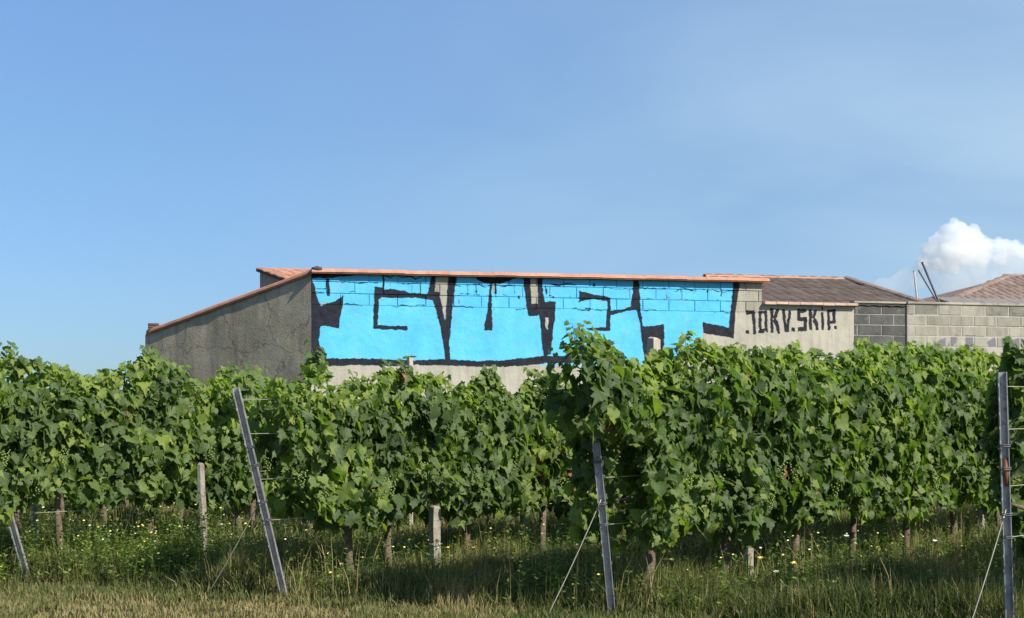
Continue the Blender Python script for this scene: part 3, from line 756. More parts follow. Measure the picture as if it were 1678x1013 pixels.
def set_tint(me, vals):
    a = me.attributes.new('tint', 'FLOAT', 'POINT'); a.data.foreach_set('value', np.asarray(vals, dtype=np.float32))
for i, (v, f) in enumerate(SHAPES):
    for j, tn in enumerate(TINTS + [-1]):
        me = bpy.data.meshes.new('leaf'); me.from_pydata(v.tolist(), [], f.tolist())
        me.polygons.foreach_set('use_smooth', [True] * len(f))
        me.materials.append(M['leaf'] if tn >= 0 else M['dead']); set_tint(me, [max(tn, 0)] * len(v)); LEAFME[(i, j)] = me

def mesh_from(name, V, Fc, tint, mat, parent=None, smooth=True):
    me = bpy.data.meshes.new(name)
    nv, nf = len(V), len(Fc); k = Fc.shape[1]
    me.vertices.add(nv); me.vertices.foreach_set('co', V.astype(np.float32).ravel())
    me.loops.add(nf * k); me.loops.foreach_set('vertex_index', Fc.astype(np.int32).ravel())
    me.polygons.add(nf); me.polygons.foreach_set('loop_start', np.arange(0, nf * k, k, dtype=np.int32))
    me.polygons.foreach_set('use_smooth', np.full(nf, smooth))
    me.update(calc_edges=True)
    if tint is not None: set_tint(me, tint)
    me.materials.append(mat)
    return link(bpy.data.objects.new(name, me), parent)

def frame_for(nrm, tipdir):
    """leaf matrix columns: x across, y stalk side, z the blade normal"""
    z = nrm / np.linalg.norm(nrm); y = -tipdir + z * np.dot(tipdir, z); y = y / (np.linalg.norm(y) + 1e-6)
    return np.stack([np.cross(y, z), y, z], axis=1)

Dn, Nn = np.array(D), np.array(N)
def bulge(row, t_, z):
    return 0.15 * mnoise.noise(Vector((t_ * 1.5, z * 2.0, row * 7.3))) + 0.07 * mnoise.noise(Vector((t_ * 4.1, z * 4.5, row * 3.3)))
def leaves_for(row, t0, t1, count, start=-1e9):
    """list of (pos, matrix, size, tint index, shape, outwardness)"""
    out = []
    base = np.array(BASE[row]); guard = 0
    while len(out) < count and guard < count * 6:
        guard += 1
        t_ = random.uniform(t0, t1)
        if t_ < start: continue
        p0 = BASE[row] + D * t_
        zt, zb = row_top(row, p0), row_bottom(row, p0) + 0.24 * mnoise.noise(Vector((t_ * 1.7, row, 4.0)))
        hh = random.random() ** 0.85
        z = zb + (zt - zb) * hh
        if row in (2, 3) and t_ < 0.35 and z < (1.45 if row == 2 else 1.25) and t_ < (-0.1 if row == 2 else 0.12): continue
        if row == 1 and t_ < 0.30: continue
        pass_front = (row == 2 and t_ < 0.12 and z < 1.42) or (row == 1 and t_ < 0.5)
        # density gaps
        if mnoise.noise(Vector((t_ * 3.0, z * 3.0, row * 5.1))) < -0.26 and random.random() < 0.75: continue
        half = (0.30 + bulge(row, t_, z)) * (1.0 - 0.55 * max(0, (hh - 0.72) / 0.28)) * (0.75 + 0.25 * min(1, hh / 0.15))
        w = random.uniform(-1, 1); w = math.copysign(abs(w) ** 0.45, w) if random.random() < 0.8 else w
        if random.random() < 0.3: w = abs(w)
        if pass_front: w = -abs(w)
        off = half * w
        pos = base + Dn * t_ + Nn * off; pos[2] = z
        up_ = 0.45 + 0.6 * max(0, hh - 0.75) * 4
        nrm = Nn * (0.9 * w) + np.array([0, 0, up_]) + np.array([random.gauss(0, .75), random.gauss(0, .75), random.gauss(0, .5)])
        nrm += np.array([0.25, -0.05, 0.1])
        tip = np.array([random.gauss(0, .4), random.gauss(0, .4), -1.0]) + Nn * (0.35 * w)
        size = random.choice([0.055, 0.065, 0.08, 0.09, 0.105, 0.12, 0.145]) * random.uniform(0.9, 1.1)
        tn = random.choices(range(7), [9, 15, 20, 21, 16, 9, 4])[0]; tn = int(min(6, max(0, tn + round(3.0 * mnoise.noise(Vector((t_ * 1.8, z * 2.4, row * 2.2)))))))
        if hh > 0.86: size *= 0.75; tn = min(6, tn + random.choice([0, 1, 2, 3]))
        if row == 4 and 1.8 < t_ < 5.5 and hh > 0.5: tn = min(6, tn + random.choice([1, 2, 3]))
        if row == 3 and 3.0 < t_ < 4.6 and 0.1 < hh < 0.7 and random.random() < 0.10: tn = 7
        if random.random() < 0.003: tn = 7
        out.append((pos, frame_for(nrm, tip), size, tn, random.randrange(16), w))
    return out
def shoot(mbc, out, p, dirv, length, size, row_t=4):
    """a young cane with leaves growing up out of the hedge"""
    pts = []; q = Vector(p); d_ = Vector(dirv).normalized()
    n = 6
    for i in range(n + 1):
        pts.append(q.copy()); q += d_ * length / n; d_ = (d_ + Vector((random.gauss(0, .08), random.gauss(0, .08), -0.05))).normalized()
    mbc.tube(pts, [0.005 - 0.0006 * i for i in range(n + 1)], 4)
    for i in range(1, n + 1):
        for sgn in (-1, 1):
            if random.random() < 0.25: continue
            sd_ = np.array([sgn * random.uniform(.3, 1), random.gauss(0, .6), random.uniform(-.2, .5)])
            pos = np.array(pts[i]) + sd_ * 0.035
            nrm = np.array([random.gauss(0.3, .5), -0.5 + random.gauss(0, .4), 0.7])
            out.append((pos, frame_for(nrm, np.array([sd_[0], sd_[1], -0.6])), size * (1.15 - 0.09 * i) * random.uniform(.8, 1.1), min(6, row_t + random.choice([0, 1, 2])), random.randrange(16), 1.0))

def place_leaves(parent, leaves, nobj, origin, camera_side=True):
    org = np.array(origin)
    leaves.sort(key=lambda L: -(L[5] + 0.35 * random.random()))
    for L in leaves[:nobj]:
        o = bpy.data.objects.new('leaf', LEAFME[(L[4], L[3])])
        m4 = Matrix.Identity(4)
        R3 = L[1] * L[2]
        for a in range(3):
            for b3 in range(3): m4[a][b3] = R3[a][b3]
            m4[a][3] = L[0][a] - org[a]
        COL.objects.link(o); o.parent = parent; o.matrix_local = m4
    rest_ = leaves[nobj:]
    for dead in (False, True):
        sel = [L for L in rest_ if (L[3] == 7) == dead]
        if not sel: continue
        V = []; Fc = []; T = []; n = 0
        for L in sel:
            v, f = SHAPES[L[4]]
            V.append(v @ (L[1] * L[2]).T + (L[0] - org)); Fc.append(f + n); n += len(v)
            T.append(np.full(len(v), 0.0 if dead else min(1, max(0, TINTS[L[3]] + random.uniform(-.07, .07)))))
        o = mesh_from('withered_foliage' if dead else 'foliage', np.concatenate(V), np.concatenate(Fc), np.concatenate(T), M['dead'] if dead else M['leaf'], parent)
        o['kind'] = 'stuff'

def grape_bunch(parent, p):
    m = MB()
    for k in range(26):
        a = k / 26; rr = 0.035 * (1 - a) + 0.008; th = k * 2.4
        c_ = Vector(p) + Vector((math.cos(th) * rr, math.sin(th) * rr, -a * 0.15)); r_ = 0.0095
        v = [c_ + Vector(q) * r_ for q in ((1, 0, 0), (-1, 0, 0), (0, 1, 0), (0, -1, 0), (0, 0, 1), (0, 0, -1))]
        m.add(v, [(0, 2, 4), (2, 1, 4), (1, 3, 4), (3, 0, 4), (2, 0, 5), (1, 2, 5), (3, 1, 5), (0, 3, 5)])
    return m.build('grape_bunch', M['grape'], parent, True)

ROWNAME = {1: 'row starting at the right metal post', 2: 'row starting at the middle metal post', 3: 'row starting at the left leaning metal post', 4: 'row filling the left edge of the photo'}
ORD = ['first', 'second', 'third', 'fourth', 'fifth', 'sixth', 'seventh', 'eighth', 'ninth', 'tenth', 'eleventh', 'twelfth']
TRUNKS = {3: [0.72, 1.2, 2.2, 3.3, 4.3, 5.4, 6.5, 7.6, 8.7, 9.8, 10.9, 12.0], 2: [0.5, 1.55, 2.6, 3.65, 4.7, 5.75, 6.8, 7.85, 8.9, 9.95],
          1: [0.45, 1.45, 2.5, 3.6, 4.7, 5.8, 6.9], 4: [-0.6, 0.4, 1.4, 2.45, 3.5, 4.6, 5.7, 6.8, 7.9, 9.0, 10.1, 11.2],
          5: [1.4 + 1.1 * i for i in range(11)], 6: [3.4 + 1.1 * i for i in range(10)], 7: [5 + 1.2 * i for i in range(8)]}
VISN = {1: 2, 2: 8, 3: 6, 4: 7, 5: 2, 6: 0, 7: 0}
for row in (1, 2, 3, 4, 5, 6, 7):
    ts = TRUNKS[row]
    for i, t_ in enumerate(ts):
        lo = (ts[i - 1] + t_) / 2 if i else t_ - {3: 0.85, 2: 1.0}.get(row, 0.62)
        hi = (ts[i + 1] + t_) / 2 if i + 1 < len(ts) else t_ + 0.5
        p = BASE[row] + D * t_; p.z = gz(p.x, p.y)
        near = i < VISN[row]
        if near or row <= 4 and i < VISN[row] + 1:
            lab = f'{ORD[i]} leafy grapevine of the {ROWNAME.get(row, "row behind the left edge row")}'
        else:
            lab = {1: 'leafy grapevine further along the row that starts at the right metal post', 2: 'leafy grapevine at the far end of the row from the middle metal post',
                   3: 'leafy grapevine hidden behind the row of the middle metal post', 4: 'leafy grapevine hidden behind the row of the left metal post',
                   5: 'leafy grapevine in the row behind the left edge row'}.get(row, 'leafy grapevine in the rearmost rows before the barn')
        o = thing('grapevine', p, lab, 'grapevine', 'grapevines trained along wires')
        # trunk: gnarled, bent, splitting in two arms along the wire
        zarm = row_bottom(row, p) + 0.22
        m = MB(); pts = []; rad = []; bx = random.uniform(-0.06, 0.06); by = random.uniform(-0.05, 0.05); lean = random.uniform(-0.14, 0.05)
        for k in range(9):
            a = k / 8
            pts.append(Vector((D.x * lean * (1 - a) + bx * math.sin(a * 5) * 0.5 + random.gauss(0, .006), D.y * lean * (1 - a) + by * math.sin(a * 4) * 0.5, -0.05 + a * (zarm + 0.05))))
            rad.append((0.040 - 0.014 * a) * random.uniform(0.85, 1.2) + (0.014 if k in (0, 8) else 0))
        m.tube(pts, rad, 8); m.build('trunk', M['bark'], o, True)
        m = MB(); top = pts[-1]
        for sgn in (-1, 1):
            m.tube([top, top + D * sgn * 0.15 + Vector((0, 0, 0.06)), top + D * sgn * 0.45 + Vector((0, 0, 0.07 + random.gauss(0, .02)))], [0.024, 0.018, 0.011], 6)
        m.build('arm', M['bark'], o, True)
        ln = hi - lo
        cnt_ = int((1350 if near else (700 if row <= 4 else 520)) * ln)
        L = leaves_for(row, lo, hi, cnt_)
        mc = MB()
        # canes rising through the foliage and young shoots over the top
        for k in range(4 if near else 2):
            tt = random.uniform(max(lo, 0.35) if row < 4 else lo, hi); q = BASE[row] + D * tt; h = row_top(row, q)
            q = q - p + Vector((random.gauss(0, .05), random.gauss(0, .05), 0)); q.z = h - 0.12
            st = []
            shoot(mc, st, q, (random.gauss(0, .3), random.gauss(0, .3), 1), random.uniform(0.10, 0.22), 0.11)
            L += [(s_[0] + np.array(p), *s_[1:]) for s_ in st]
            m2 = Vector((q.x, q.y, zarm)); mc.tube([m2, (m2 + q) / 2 + Vector((random.gauss(0, .03), random.gauss(0, .03), 0)), q], [0.006, 0.005, 0.005], 4)
        # hanging shoots on the camera side
        if near:
            for k in range(2):
                q = D * random.uniform(lo - t_, hi - t_) + N * 0.33; q.z = zarm + random.uniform(0.0, 0.3)
                st = []; shoot(mc, st, q, (N.x * .6 + random.gauss(0, .3), N.y * .6, -0.6), 0.3, 0.09, 3)
                L += [(s_[0] + np.array(p), *s_[1:]) for s_ in st]
        mc.build('canes', M['bark'], o, True)
        place_leaves(o, L, 300 if near else 30, p)
        if near and row in (2, 3, 4):
            for k in range(2):
                q = D * random.uniform(lo - t_, hi - t_) + N * 0.30; q.z = zarm + random.uniform(0.05, 0.35); grape_bunch(o, q)

# tall shoots that stand out against the wall and sky
def stand_out(px, py0, py1, s, label):
    a = at(px, py0, s); b2 = at(px, py1, s)
    o = thing('vine_shoot', a, label, 'shoot', 'vine shoots standing above the hedge tops')
    m = MB(); st = []
    for k in range(3):
        shoot(m, st, (random.gauss(0, .05), random.gauss(0, .04), random.uniform(-0.05, 0.0)), (random.gauss(0, .12), random.gauss(0, .1), 1), (b2.z - a.z) * random.uniform(.8, 1.05), 0.115, 2)
    m.build('cane', M['bark'], o, True)
    L = [(s_[0] + np.array(a), *s_[1:]) for s_ in st]
    place_leaves(o, L, 300, a)
stand_out(522, 625, 558, 188, 'dark leafy shoot standing before the left corner of the blue wall')
stand_out(10, 610, 555, 175, 'loose leafy shoot against the sky at the left edge')
stand_out(655, 625, 582, 180, 'rounded leafy shoot before the bottom of the first blue letter')
stand_out(795, 640, 596, 172, 'small shoot reaching the black line under the second blue letter')
stand_out(243, 620, 560, 168, 'thin leafy shoot against the sky beside the barn eave')
stand_out(940, 590, 520, 216, 'tall shoot tip above the middle post before the blue wall')
stand_out(1668, 620, 545, 236, 'dark leafy shoot at the right edge before the yard wall')
stand_out(400, 650, 592, 165, 'yellow green shoot above the left leaning post before the grey side wall')

# low bright shoot in the weeds, left
a = at(335, 985 - 45, 172); a.z = 0.0
o = thing('vine_sucker', a, 'low bright green vine shoot sprawling in the weeds left of the leaning post', 'shoot')
m = MB(); st = []
for k in range(4): shoot(m, st, (random.gauss(-.1, .08), random.gauss(0, .05), 0.10), (-0.8 + k * 0.12, -0.5, 0.25), 0.38, 0.13, 5)
m.build('cane', M['bark'], o, True); place_leaves(o, [(s_[0] + np.array(a), *s_[1:]) for s_ in st], 200, a)

# ------------------------------------------------------------------ end posts, wires, stakes
def channel(name, p0, p1, w, dp, th, face, mat, parent):
    """open steel channel from p0 to p1, open side towards 'face'"""
    ax = (p1 - p0).normalized(); fz = (Vector(face) - ax * ax.dot(Vector(face))).normalized(); sxv = ax.cross(fz).normalized()
    prof = [(-w * .62, dp), (-w / 2, dp), (-w / 2, th), (w / 2, th), (w / 2, dp), (w * .62, dp), (w * .62, dp - th), (w / 2 + th, dp - th), (w / 2 + th, 0), (-w / 2 - th, 0), (-w / 2 - th, dp - th), (-w * .62, dp - th)]
    v = []; 
    for q in (p0, p1):
        for a_, b_2 in prof: v.append(q + sxv * a_ + fz * (b_2 - dp / 2))
    n = len(prof); f = [(k, (k + 1) % n, n + (k + 1) % n, n + k) for k in range(n)]
    f += [(n + 0, n + 1, n + 2, n + 9, n + 10, n + 11), (n + 2, n + 3, n + 8, n + 9), (n + 3, n + 4, n + 5, n + 6, n + 7, n + 8)]
    return mesh_obj(name, v, f, mat, parent)
def ring(mbx, c_, ax, r_, w):
    a_ = ax.cross(Vector((0.1, 1, 0.2))).normalized(); b_2 = ax.cross(a_)
    pts = [c_ + (a_ * math.cos(k * math.pi / 5) + b_2 * math.sin(k * math.pi / 5)) * r_ for k in range(11)]
    mbx.tube(pts, w, 4, False)
def end_post(row, base, top, label, guy=None, wires=True):
    o = thing('trellis_end_post', base, label, 'post', 'metal end posts of the vine rows')
    b0 = Vector((0, 0, -0.1)); t0 = top - base; ax = (t0 - b0).normalized()
    channel('post_channel', b0, t0, 0.046, 0.036, 0.005, (-0.1, -1, 0), M['metal'], o)
    m = MB()
    for k in range(14):
        c_ = b0 + (t0 - b0) * (0.3 + k * 0.05); m.hexa([c_ + Vector(q) for q in ((-.036, -.022, 0), (-.03, -.022, 0), (-.03, -.012, 0), (-.036, -.012, 0), (-.036, -.022, .02), (-.03, -.022, .02), (-.03, -.012, .02), (-.036, -.012, .02))])
    tag(m.build('hook_notches', M['metal'], o), kind='stuff')
    for a_ in (0.42, 0.50, 0.66, 0.74):
        m = MB(); ring(m, b0 + (t0 - b0) * a_, ax, 0.041, 0.004); ring(m, b0 + (t0 - b0) * a_ + ax * 0.012, ax, 0.042, 0.004); m.build('wire_tie', M['metal_dark'], o)
    if guy is not None:
        q = b0 + (t0 - b0) * 0.52; g = guy - base
        pts = [q + (g - q) * (k / 8) - Vector((0, 0, 0.02 * math.sin(math.pi * k / 8))) for k in range(9)]
        m = MB(); m.tube(pts, 0.0040, 5); m.build('guy_wire', M['wire'], o, True)
    if wires:
        w = thing('trellis_wires', base, f'thin horizontal wires strung along the {ROWNAME[row]}', 'wires', 'trellis wires of the vine rows')
        for a_ in (0.42, 0.60, 0.80, 0.95):
            s_ = b0 + (t0 - b0) * a_
            zz = s_.z; pts = [s_] + [D * (k * 1.6) + N * 0.0 + Vector((0, 0, zz + (0.01 if k % 2 else -0.01))) for k in range(1, 9)]
            m = MB(); m.tube(pts, 0.0028, 4); m.build('wire', M['wire'], w, True)
    return o
def lean(row, px, py, s, L, a_):
    b = at(px, py, s); b.z = 0; return b, b + Vector((-D.x * a_, -D.y * a_ * 0.6, L))
b, tp = lean(3, 473, 988, 198, 1.77, 0.58); end_post(3, b, tp, 'leaning grey metal post, the left one, standing free of the leaves', at(338, 978, 195) * 1.0)
b, tp = lean(2, 1006, 1016, 218, 1.86, 0.28); end_post(2, b, tp, 'grey metal post in the middle, its top lost in the leaves', at(892, 1020, 219))
b, tp = lean(1, 1656, 1053, 242, 1.83, 0.11); o1 = end_post(1, b, tp, 'upright grey metal post near the right edge with a rusty clamp', at(1578, 1060, 245))
m = MB(); m.tube([Vector((-0.035, -0.03, 1.06)), Vector((-0.045, -0.035, 1.15)), Vector((-0.04, -0.03, 1.25))], [0.012, 0.024, 0.014], 7); m.build('rusty_clamp', M['rust'], o1, True)
b, tp = lean(4, 54, 960, 180, 1.7, 0.62); end_post(4, b, tp, 'leaning pale post near the left edge half hidden by leaves')

def stake(px, ybase, ytop, s, w, mat, label, leanx=0.0, round_=False):
    b = at(px, ybase, s); h = EYE + (HY - ytop) / s; b.z = 0
    o = thing('vine_stake', b, label, 'stake', 'stakes along the vine rows')
    m = MB(); n = 7 if round_ else 4; pts = []; rad = []
    for k in range(6):
        a_ = k / 5; pts.append((leanx * a_ + random.gauss(0, .003), random.gauss(0, .003), -0.1 + (h + 0.1) * a_)); rad.append(w * 0.5 * (1.25 if n == 4 else 1) * random.uniform(.94, 1.06))
    m.tube(pts, rad, n); sh_ = m.build('shaft', mat, o)
    m = MB(); tpz = Vector(pts[-1]); m.tube([tpz, tpz + Vector((0.004, 0, 0.02))], [rad[-1] * 0.96, rad[-1] * 0.6], n); m.build('stake_top', mat, o)
    m = MB(); ring(m, Vector((leanx * 0.5, 0, h * 0.55)), Vector((0, 0, 1)), rad[2] * 1.12, 0.003); m.build('wire_tie', M['wire'], o)
stake(713, 960, 832, 182, 0.085, M['wood'], 'short thick grey wooden stake between two trunks left of centre')
stake(338, 930, 762, 168, 0.075, M['wood'], 'weathered wooden stake rising into the leaves left of the leaning post', -0.06, True)
stake(57, 925, 640, 160, 0.04, M['wood'], 'thin pale stake in the weeds close to the left edge')
stake(860, 915, 650, 145, 0.06, M['wood'], 'far thin wooden stake in the gap left of the middle post')
stake(1226, 965, 640, 192, 0.075, M['wood'], 'wooden stake under the row right of the middle post')
stake(1608, 925, 640, 151, 0.075, M['wood'], 'pale broken wooden stake left of the right metal post', -0.03)
stake(1071, 905, 556, 147, 0.12, M['pale_post'], 'pale flat topped stake standing in front of the black paint line', 0.0)
stake(1063, 905, 583, 149, 0.05, M['rust'], 'rusty brown stake top just left of the pale one')
stake(672, 905, 586, 141, 0.055, M['pale_post'], 'pale stake tip before the black band under the first letter')

# ------------------------------------------------------------------ grass, weeds, flowers
def nvec(x, y, sc, seed): return np.array([mnoise.noise(Vector((a * sc, b * sc, seed))) for a, b in zip(x, y)])
def scatter(n, y0, y1):
    Y = np.sqrt(rng.random(n) * (y1 * y1 - y0 * y0) + y0 * y0)
    X = (rng.random(n) * 2 - 1) * Y * 0.375
    return X, Y
Lx, Ly = -0.398, -0.917
def front_q(X, Y): return (X - 0.76) * Lx + (Y - 11.0) * Ly
def row_dist(X, Y):
    q = np.stack([(X - BASE[r].x) * N.x + (Y - BASE[r].y) * N.y for r in range(1, 8)]); return np.abs(q).min(0)
def blades(name, X, Y, H, W, tint, label, bend=0.5, mat='grass'):
    n = len(X)
    Z = np.array([gz(a, b_) for a, b_ in zip(X, Y)]) - 0.01
    th = rng.random(n) * 2 * np.pi; bd = rng.random(n) * bend; ph = rng.random(n) * 2 * np.pi
    sx_, sy_ = np.cos(th) * W, np.sin(th) * W
    dx, dy = np.cos(ph) * bd * H, np.sin(ph) * bd * H
    V = np.empty((n, 5, 3), np.float32)
    V[:, 0] = np.stack([X - sx_, Y - sy_, Z], 1); V[:, 1] = np.stack([X + sx_, Y + sy_, Z], 1)
    V[:, 2] = np.stack([X - sx_ * .7 + dx * .35, Y - sy_ * .7 + dy * .35, Z + H * .55], 1)
    V[:, 3] = np.stack([X + sx_ * .7 + dx * .35, Y + sy_ * .7 + dy * .35, Z + H * .55], 1)
    V[:, 4] = np.stack([X + dx, Y + dy, Z + H * (1 - 0.3 * bd)], 1)
    k = np.arange(n)[:, None] * 5
    Fc = np.concatenate([k + np.array([[0, 1, 3]]), k + np.array([[0, 3, 2]]), k + np.array([[2, 3, 4]])]).astype(np.int32)
    o = mesh_from(name, V.reshape(-1, 3), Fc, np.repeat(np.clip(tint, 0, 1), 5), M[mat], None, False)
    return tag(o, label, 'grass', kind='stuff')
X, Y = scatter(105000, 9.6, 14.5); q = front_q(X, Y)
pn = nvec(X, Y, 1.1, 2.0); pf = nvec(X, Y, 3.5, 9.0)
dry = nvec(X, Y, 0.9, 31.0)*1.4
mow = np.clip((q - 0.02) / 0.25 + 0.5, 0, 1)
H = (0.07 + 0.05 * rng.random(len(X))) * mow + (1 - mow) * (0.10 + 0.34 * np.clip(pn + 0.25, 0, 1) + 0.16 * rng.random(len(X)))
tn = 0.38 + 0.45 * dry + 0.26 * pf + rng.normal(0, .2, len(X)) + 0.12 * mow
tn[rng.random(len(X)) < 0.05] = 0.95
strip = (q > 0.25) & (X < -1.2) & (X > -3.6) & (Y < 12.1)
tn[strip] += 0.3; H[strip] *= 0.6
keep = ~(strip & (rng.random(len(X)) < .45)) & ~((pf < -0.30) & (rng.random(len(X)) < .7))
blades('grass', X[keep], Y[keep], H[keep], 0.0045 + 0.003 * rng.random(keep.sum()), tn[keep], 'green and straw coloured grass along the front of the vine rows', 0.7)
X, Y = scatter(70000, 14.5, 24.0); pn = nvec(X, Y, 0.9, 5.0); dry = nvec(X, Y, 0.5, 33.0)
H = 0.18 + 0.26 * np.clip(pn + .4, 0, 1) + 0.16 * rng.random(len(X))
tn = 0.4 + 0.6 * dry + rng.normal(0, .2, len(X))
blades('grass', X, Y, H, 0.008 + 0.004 * rng.random(len(X)), tn, 'rough grass between the vine rows further back', 0.6)

X, Y = scatter(5200, 10.4, 17.5); q = front_q(X, Y); pn = nvec(X, Y, 0.8, 44.0)
k_ = (q < 0.02) & (pn > -0.12); X, Y = X[k_], Y[k_]
blades('dry_grass', X, Y, 0.35 + 0.35 * rng.random(len(X)), 0.003 + 0.002 * rng.random(len(X)), 0.75 + 0.25 * rng.random(len(X)), 'tall dry straw stalks standing out of the grass between the rows', 0.45)
# broad leaved weeds and stalks under the rows
def weeds(name, X, Y, H, per, label, bl_p=0.06):
    Vs = []; Fs = []; T = []; n = 0; FV = []; FF = []; WV = []; WF = []
    fn = wn_ = 0
    for x, y, h in zip(X, Y, H):
        z0 = gz(x, y); bx, by = random.gauss(0, .12) * h, random.gauss(0, .12) * h; tb = random.uniform(0.1, 0.75)
        st = np.array([(x - .002, y, z0), (x + .002, y, z0), (x + bx, y + by, z0 + h)]); Vs.append(st); Fs.append(np.array([(0, 1, 2)]) + n); T.append(np.full(3, tb)); n += 3
        for k in range(per):
            a_ = random.uniform(0.15, 1.0); c_ = np.array([x + bx * a_, y + by * a_, z0 + h * a_]); th = random.uniform(0, 6.28)
            l = random.uniform(0.025, 0.06) * (1.2 - 0.5 * a_); dr = np.array([math.cos(th), math.sin(th), random.uniform(-.2, .8)]); sd2 = np.array([-dr[1], dr[0], random.uniform(-.5, .5)]) * 0.28
            Vs.append(np.array([c_, c_ + dr * l * .5 + sd2 * l, c_ + dr * l, c_ + dr * l * .5 - sd2 * l])); Fs.append(np.array([(0, 1, 2), (0, 2, 3)]) + n); T.append(np.full(4, min(1, max(0, tb + random.gauss(0, .12))))); n += 4
        if random.random() < bl_p:
            c_ = np.array([x + bx, y + by, z0 + h]); r_ = random.uniform(.006, .013)
            v_ = np.array([c_ + np.array([math.cos(t2) * r_, math.sin(t2) * r_ * .6, (0.5 * math.sin(t2)) * r_ + .004]) for t2 in np.arange(6) * math.pi / 3])
            f_ = np.array([(0, 1, 2), (0, 2, 3), (0, 3, 4), (0, 4, 5)])
            if random.random() < 0.8: FV.append(v_); FF.append(f_ + fn); fn += 6
            else: WV.append(v_); WF.append(f_ + wn_); wn_ += 6
    o = thing(name, (0, 0, 0), label, 'weeds'); o['kind'] = 'stuff'
    T = [np.clip(q_ + 0.10, 0, 1) for q_ in T] if name == 'weed_thicket' else T
    g = mesh_from('leafy_stalks', np.concatenate(Vs), np.concatenate(Fs), np.concatenate(T), M['weed'], o, False); g['kind'] = 'stuff'
    if FV: g = mesh_from('yellow_blossoms', np.concatenate(FV), np.concatenate(FF), None, M['yellow'], o, False); g['kind'] = 'stuff'
    if WV: g = mesh_from('white_blossoms', np.concatenate(WV), np.concatenate(WF), None, M['white'], o, False); g['kind'] = 'stuff'
X, Y = scatter(9000, 10.6, 17); q = front_q(X, Y); rd = row_dist(X, Y); pn = nvec(X, Y, 1.0, 12.0)
k_ = (q < 0.0) & ((rd < 0.8) | (pn > 0.0)) & (rng.random(len(X)) < 0.75)
X, Y, pn = X[k_], Y[k_], pn[k_]
weeds('undergrowth', X, Y, 0.22 + 0.30 * rng.random(len(X)) + 0.2 * np.clip(pn, 0, 1), 12, 'leafy weeds with small yellow and white flowers under the vines')
# the tall weedy thicket left of the leaning post
X = rng.normal(0, 0.85, 1500); Y = rng.normal(0, 0.38, 1500); c0 = at(215, 945, 178)
weeds('weed_thicket', c0.x + X, c0.y + 0.35 + Y, 0.24 + 0.34 * rng.random(1500) + 0.5 * np.clip(nvec(X, Y, 2.6, 4.0), -0.2, 1), 12, 'tall yellowish weed thicket with tiny flowers under the left vines', 0.12)

# dandelions one can count, mostly in the grass on the right
def flower(px, py, s, mat, label, r_=0.022):
    c_ = at(px, py, s); g = Vector((c_.x, c_.y, gz(c_.x, c_.y)))
    o = thing('wildflower', g, label, 'flower', 'wildflowers dotted through the grass')
    h = max(0.05, c_.z - g.z)
    m = MB(); m.tube([(0, 0, 0), (0.01, 0, h * .6), (0, 0, h)], 0.0025, 4); m.build('stem', M['weed'], o)
    v = [Vector((0, 0, h + 0.006))]; n = 10
    for k in range(n):
        a_ = 2 * math.pi * k / n; rr = r_ * (1.0 if k % 2 else 0.8); v.append(Vector((math.cos(a_) * rr, math.sin(a_) * rr * .9 - 0.004, h + 0.008 + math.sin(a_) * rr * 0.25)))
    mesh_obj('flower_head', v, [(0, 1 + k, 1 + (k + 1) % n) for k in range(n)], mat, o)
FL = [(1301, 861, 150, 0), (1312, 862, 150, 0), (1092, 917, 200, 0), (1100, 918, 200, 0), (1128, 876, 190, 0), (1190, 904, 195, 0), (1246, 915, 200, 0), (1272, 938, 205, 1), (1300, 924, 200, 0),
      (1368, 944, 200, 0), (1398, 860, 160, 0), (1408, 861, 160, 0), (1522, 843, 150, 0), (1534, 844, 150, 0), (1580, 847, 150, 0), (1460, 936, 190, 1), (1532, 887, 170, 1), (1366, 835, 150, 0),
      (1241, 883, 185, 0), (1387, 879, 180, 1), (834, 871, 160, 1), (866, 869, 160, 0), (840, 916, 185, 1), (866, 918, 185, 0), (927, 968, 205, 0), (960, 957, 200, 1), (776, 898, 180, 0), (644, 897, 180, 1),
      (502, 870, 185, 0), (487, 883, 185, 0), (416, 892, 188, 0), (435, 921, 190, 0), (399, 916, 185, 1), (390, 958, 190, 1), (465, 940, 192, 1), (316, 858, 165, 1), (196, 832, 165, 1), (221, 841, 165, 1), (268, 850, 165, 1), (130, 862, 165, 1)]
for k, (px, py, s, w) in enumerate(FL):
    LM = [(1006, 1000, 'middle metal post'), (463, 970, 'left leaning post'), (713, 920, 'short thick stake'), (338, 880, 'weathered stake'), (1226, 920, 'stake under the right row'), (1650, 950, 'right metal post'), (1608, 870, 'pale broken stake'), (860, 880, 'far thin stake'), (57, 900, 'thin stake at the left edge'), (570, 920, 'trunk right of the leaning post'), (1060, 930, 'trunk beside the middle post'), (1400, 900, 'bare grass before the right row'), (1300, 930, 'open grass right of the middle post')]
    lm = min(LM, key=lambda q: math.hypot(q[0] - px, (q[1] - py) * 1.6))
    ddx, ddy = px - lm[0], py - lm[1]
    rel = ('well ' if abs(ddx) > 55 else 'just ') + ('right' if ddx > 0 else 'left') + (' and in front of' if ddy > 18 else (' and behind' if ddy < -18 else ' of'))
    where = f'{rel} the {lm[2]}'
    side = 'right of the middle post' if px > 1000 else ('between the left and middle posts' if px > 460 else 'left of the leaning post')
    flower(px, py, s, M['white'] if w else M['yellow'], f'small {"white" if w else "yellow"} wildflower {where}', 0.026 if px > 1000 else 0.016)

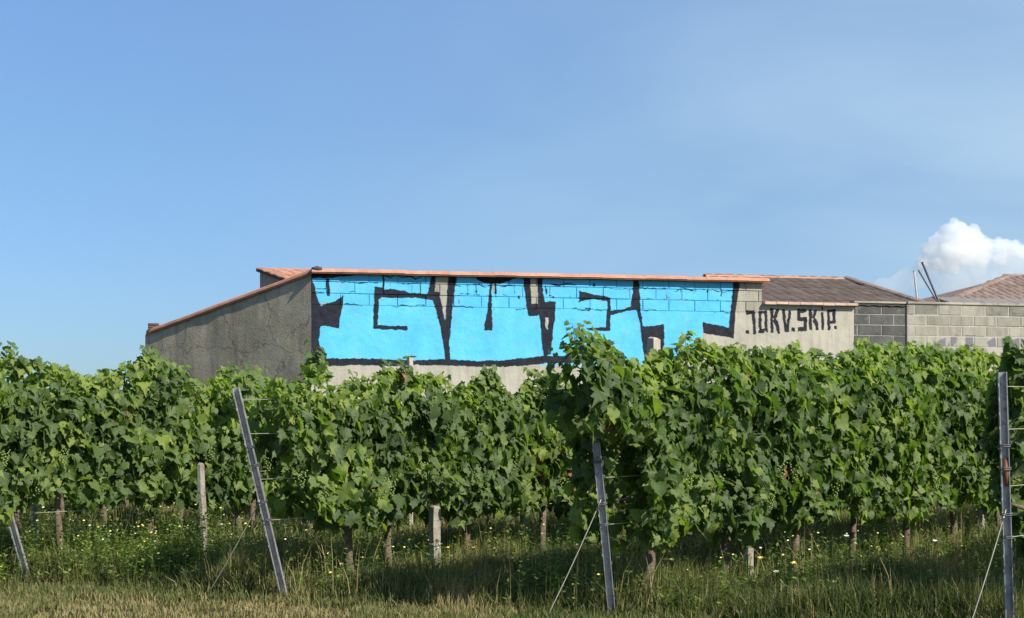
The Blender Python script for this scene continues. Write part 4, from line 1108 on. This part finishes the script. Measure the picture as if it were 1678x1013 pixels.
# ------------------------------------------------------------------ cloud
def vapour(name, dens):
    t = NT(name); vol = t.node('ShaderNodeVolumePrincipled')
    vol.inputs['Color'].default_value = (1.0, 1.0, 1.0, 1); vol.inputs['Density'].default_value = dens; vol.inputs['Anisotropy'].default_value = 0.0
    t.l.new(vol.outputs[0], t.out.inputs['Volume']); return t.m
M['thin_vapour'] = vapour('thin_cloud_vapour', 0.010); M['thick_vapour'] = vapour('thick_cloud_vapour', 0.038)
CS = 0.8                                               # pixels per metre: 3 km away
def cloud_part(name, parent, lobes, mat, vox, sq=0.85):
    import bmesh
    bm = bmesh.new(); c_w = Vector(parent.location)
    for px, py, r_ in lobes:
        c_ = at(px, py, CS) - c_w; rr = r_ / CS
        res = bmesh.ops.create_icosphere(bm, subdivisions=5, radius=rr, matrix=Matrix.Translation(c_ + Vector((0, random.uniform(-.3, .3) * rr, 0))) @ Matrix.Diagonal((1.0, 0.8, sq, 1)))
        for v in res['verts']:
            d_ = (v.co - c_).normalized()
            bil = abs(mnoise.noise(v.co / 22.0)) * 0.55 + abs(mnoise.noise(v.co / 9.0)) * 0.28 + abs(mnoise.noise(v.co / 4.0)) * 0.14
            v.co += d_ * rr * (bil - 0.15) + Vector((0, 0, 0.25 * rr * mnoise.noise(v.co / 30.0)))
    me = bpy.data.meshes.new(name); bm.to_mesh(me); bm.free(); me.materials.append(mat)
    o = bpy.data.objects.new(name, me); link(o, parent)
    rm = o.modifiers.new('merge', 'REMESH'); rm.mode = 'VOXEL'; rm.voxel_size = vox
    return o
cl = thing('cumulus_cloud', at(1565, 420, CS), 'white cumulus cloud billowing above the far shed roof at the right', 'cloud')
cloud_part('thin_veil', cl, [(1500, 458, 22), (1525, 440, 26), (1580, 425, 40), (1645, 425, 36), (1560, 465, 32), (1620, 470, 38), (1690, 440, 38), (1730, 460, 44), (1450, 468, 18), (1405, 472, 14), (1475, 464, 20)], M['thin_vapour'], 4.0)
cloud_part('dense_core', cl, [(1567, 384, 24), (1545, 396, 20), (1526, 412, 17), (1556, 408, 24), (1590, 396, 25), (1612, 404, 20), (1580, 418, 22), (1512, 430, 13), (1535, 432, 17), (1606, 422, 16), (1640, 404, 15), (1658, 406, 15), (1672, 412, 12), (1560, 440, 13), (1640, 424, 12)], M['thick_vapour'], 1.6)
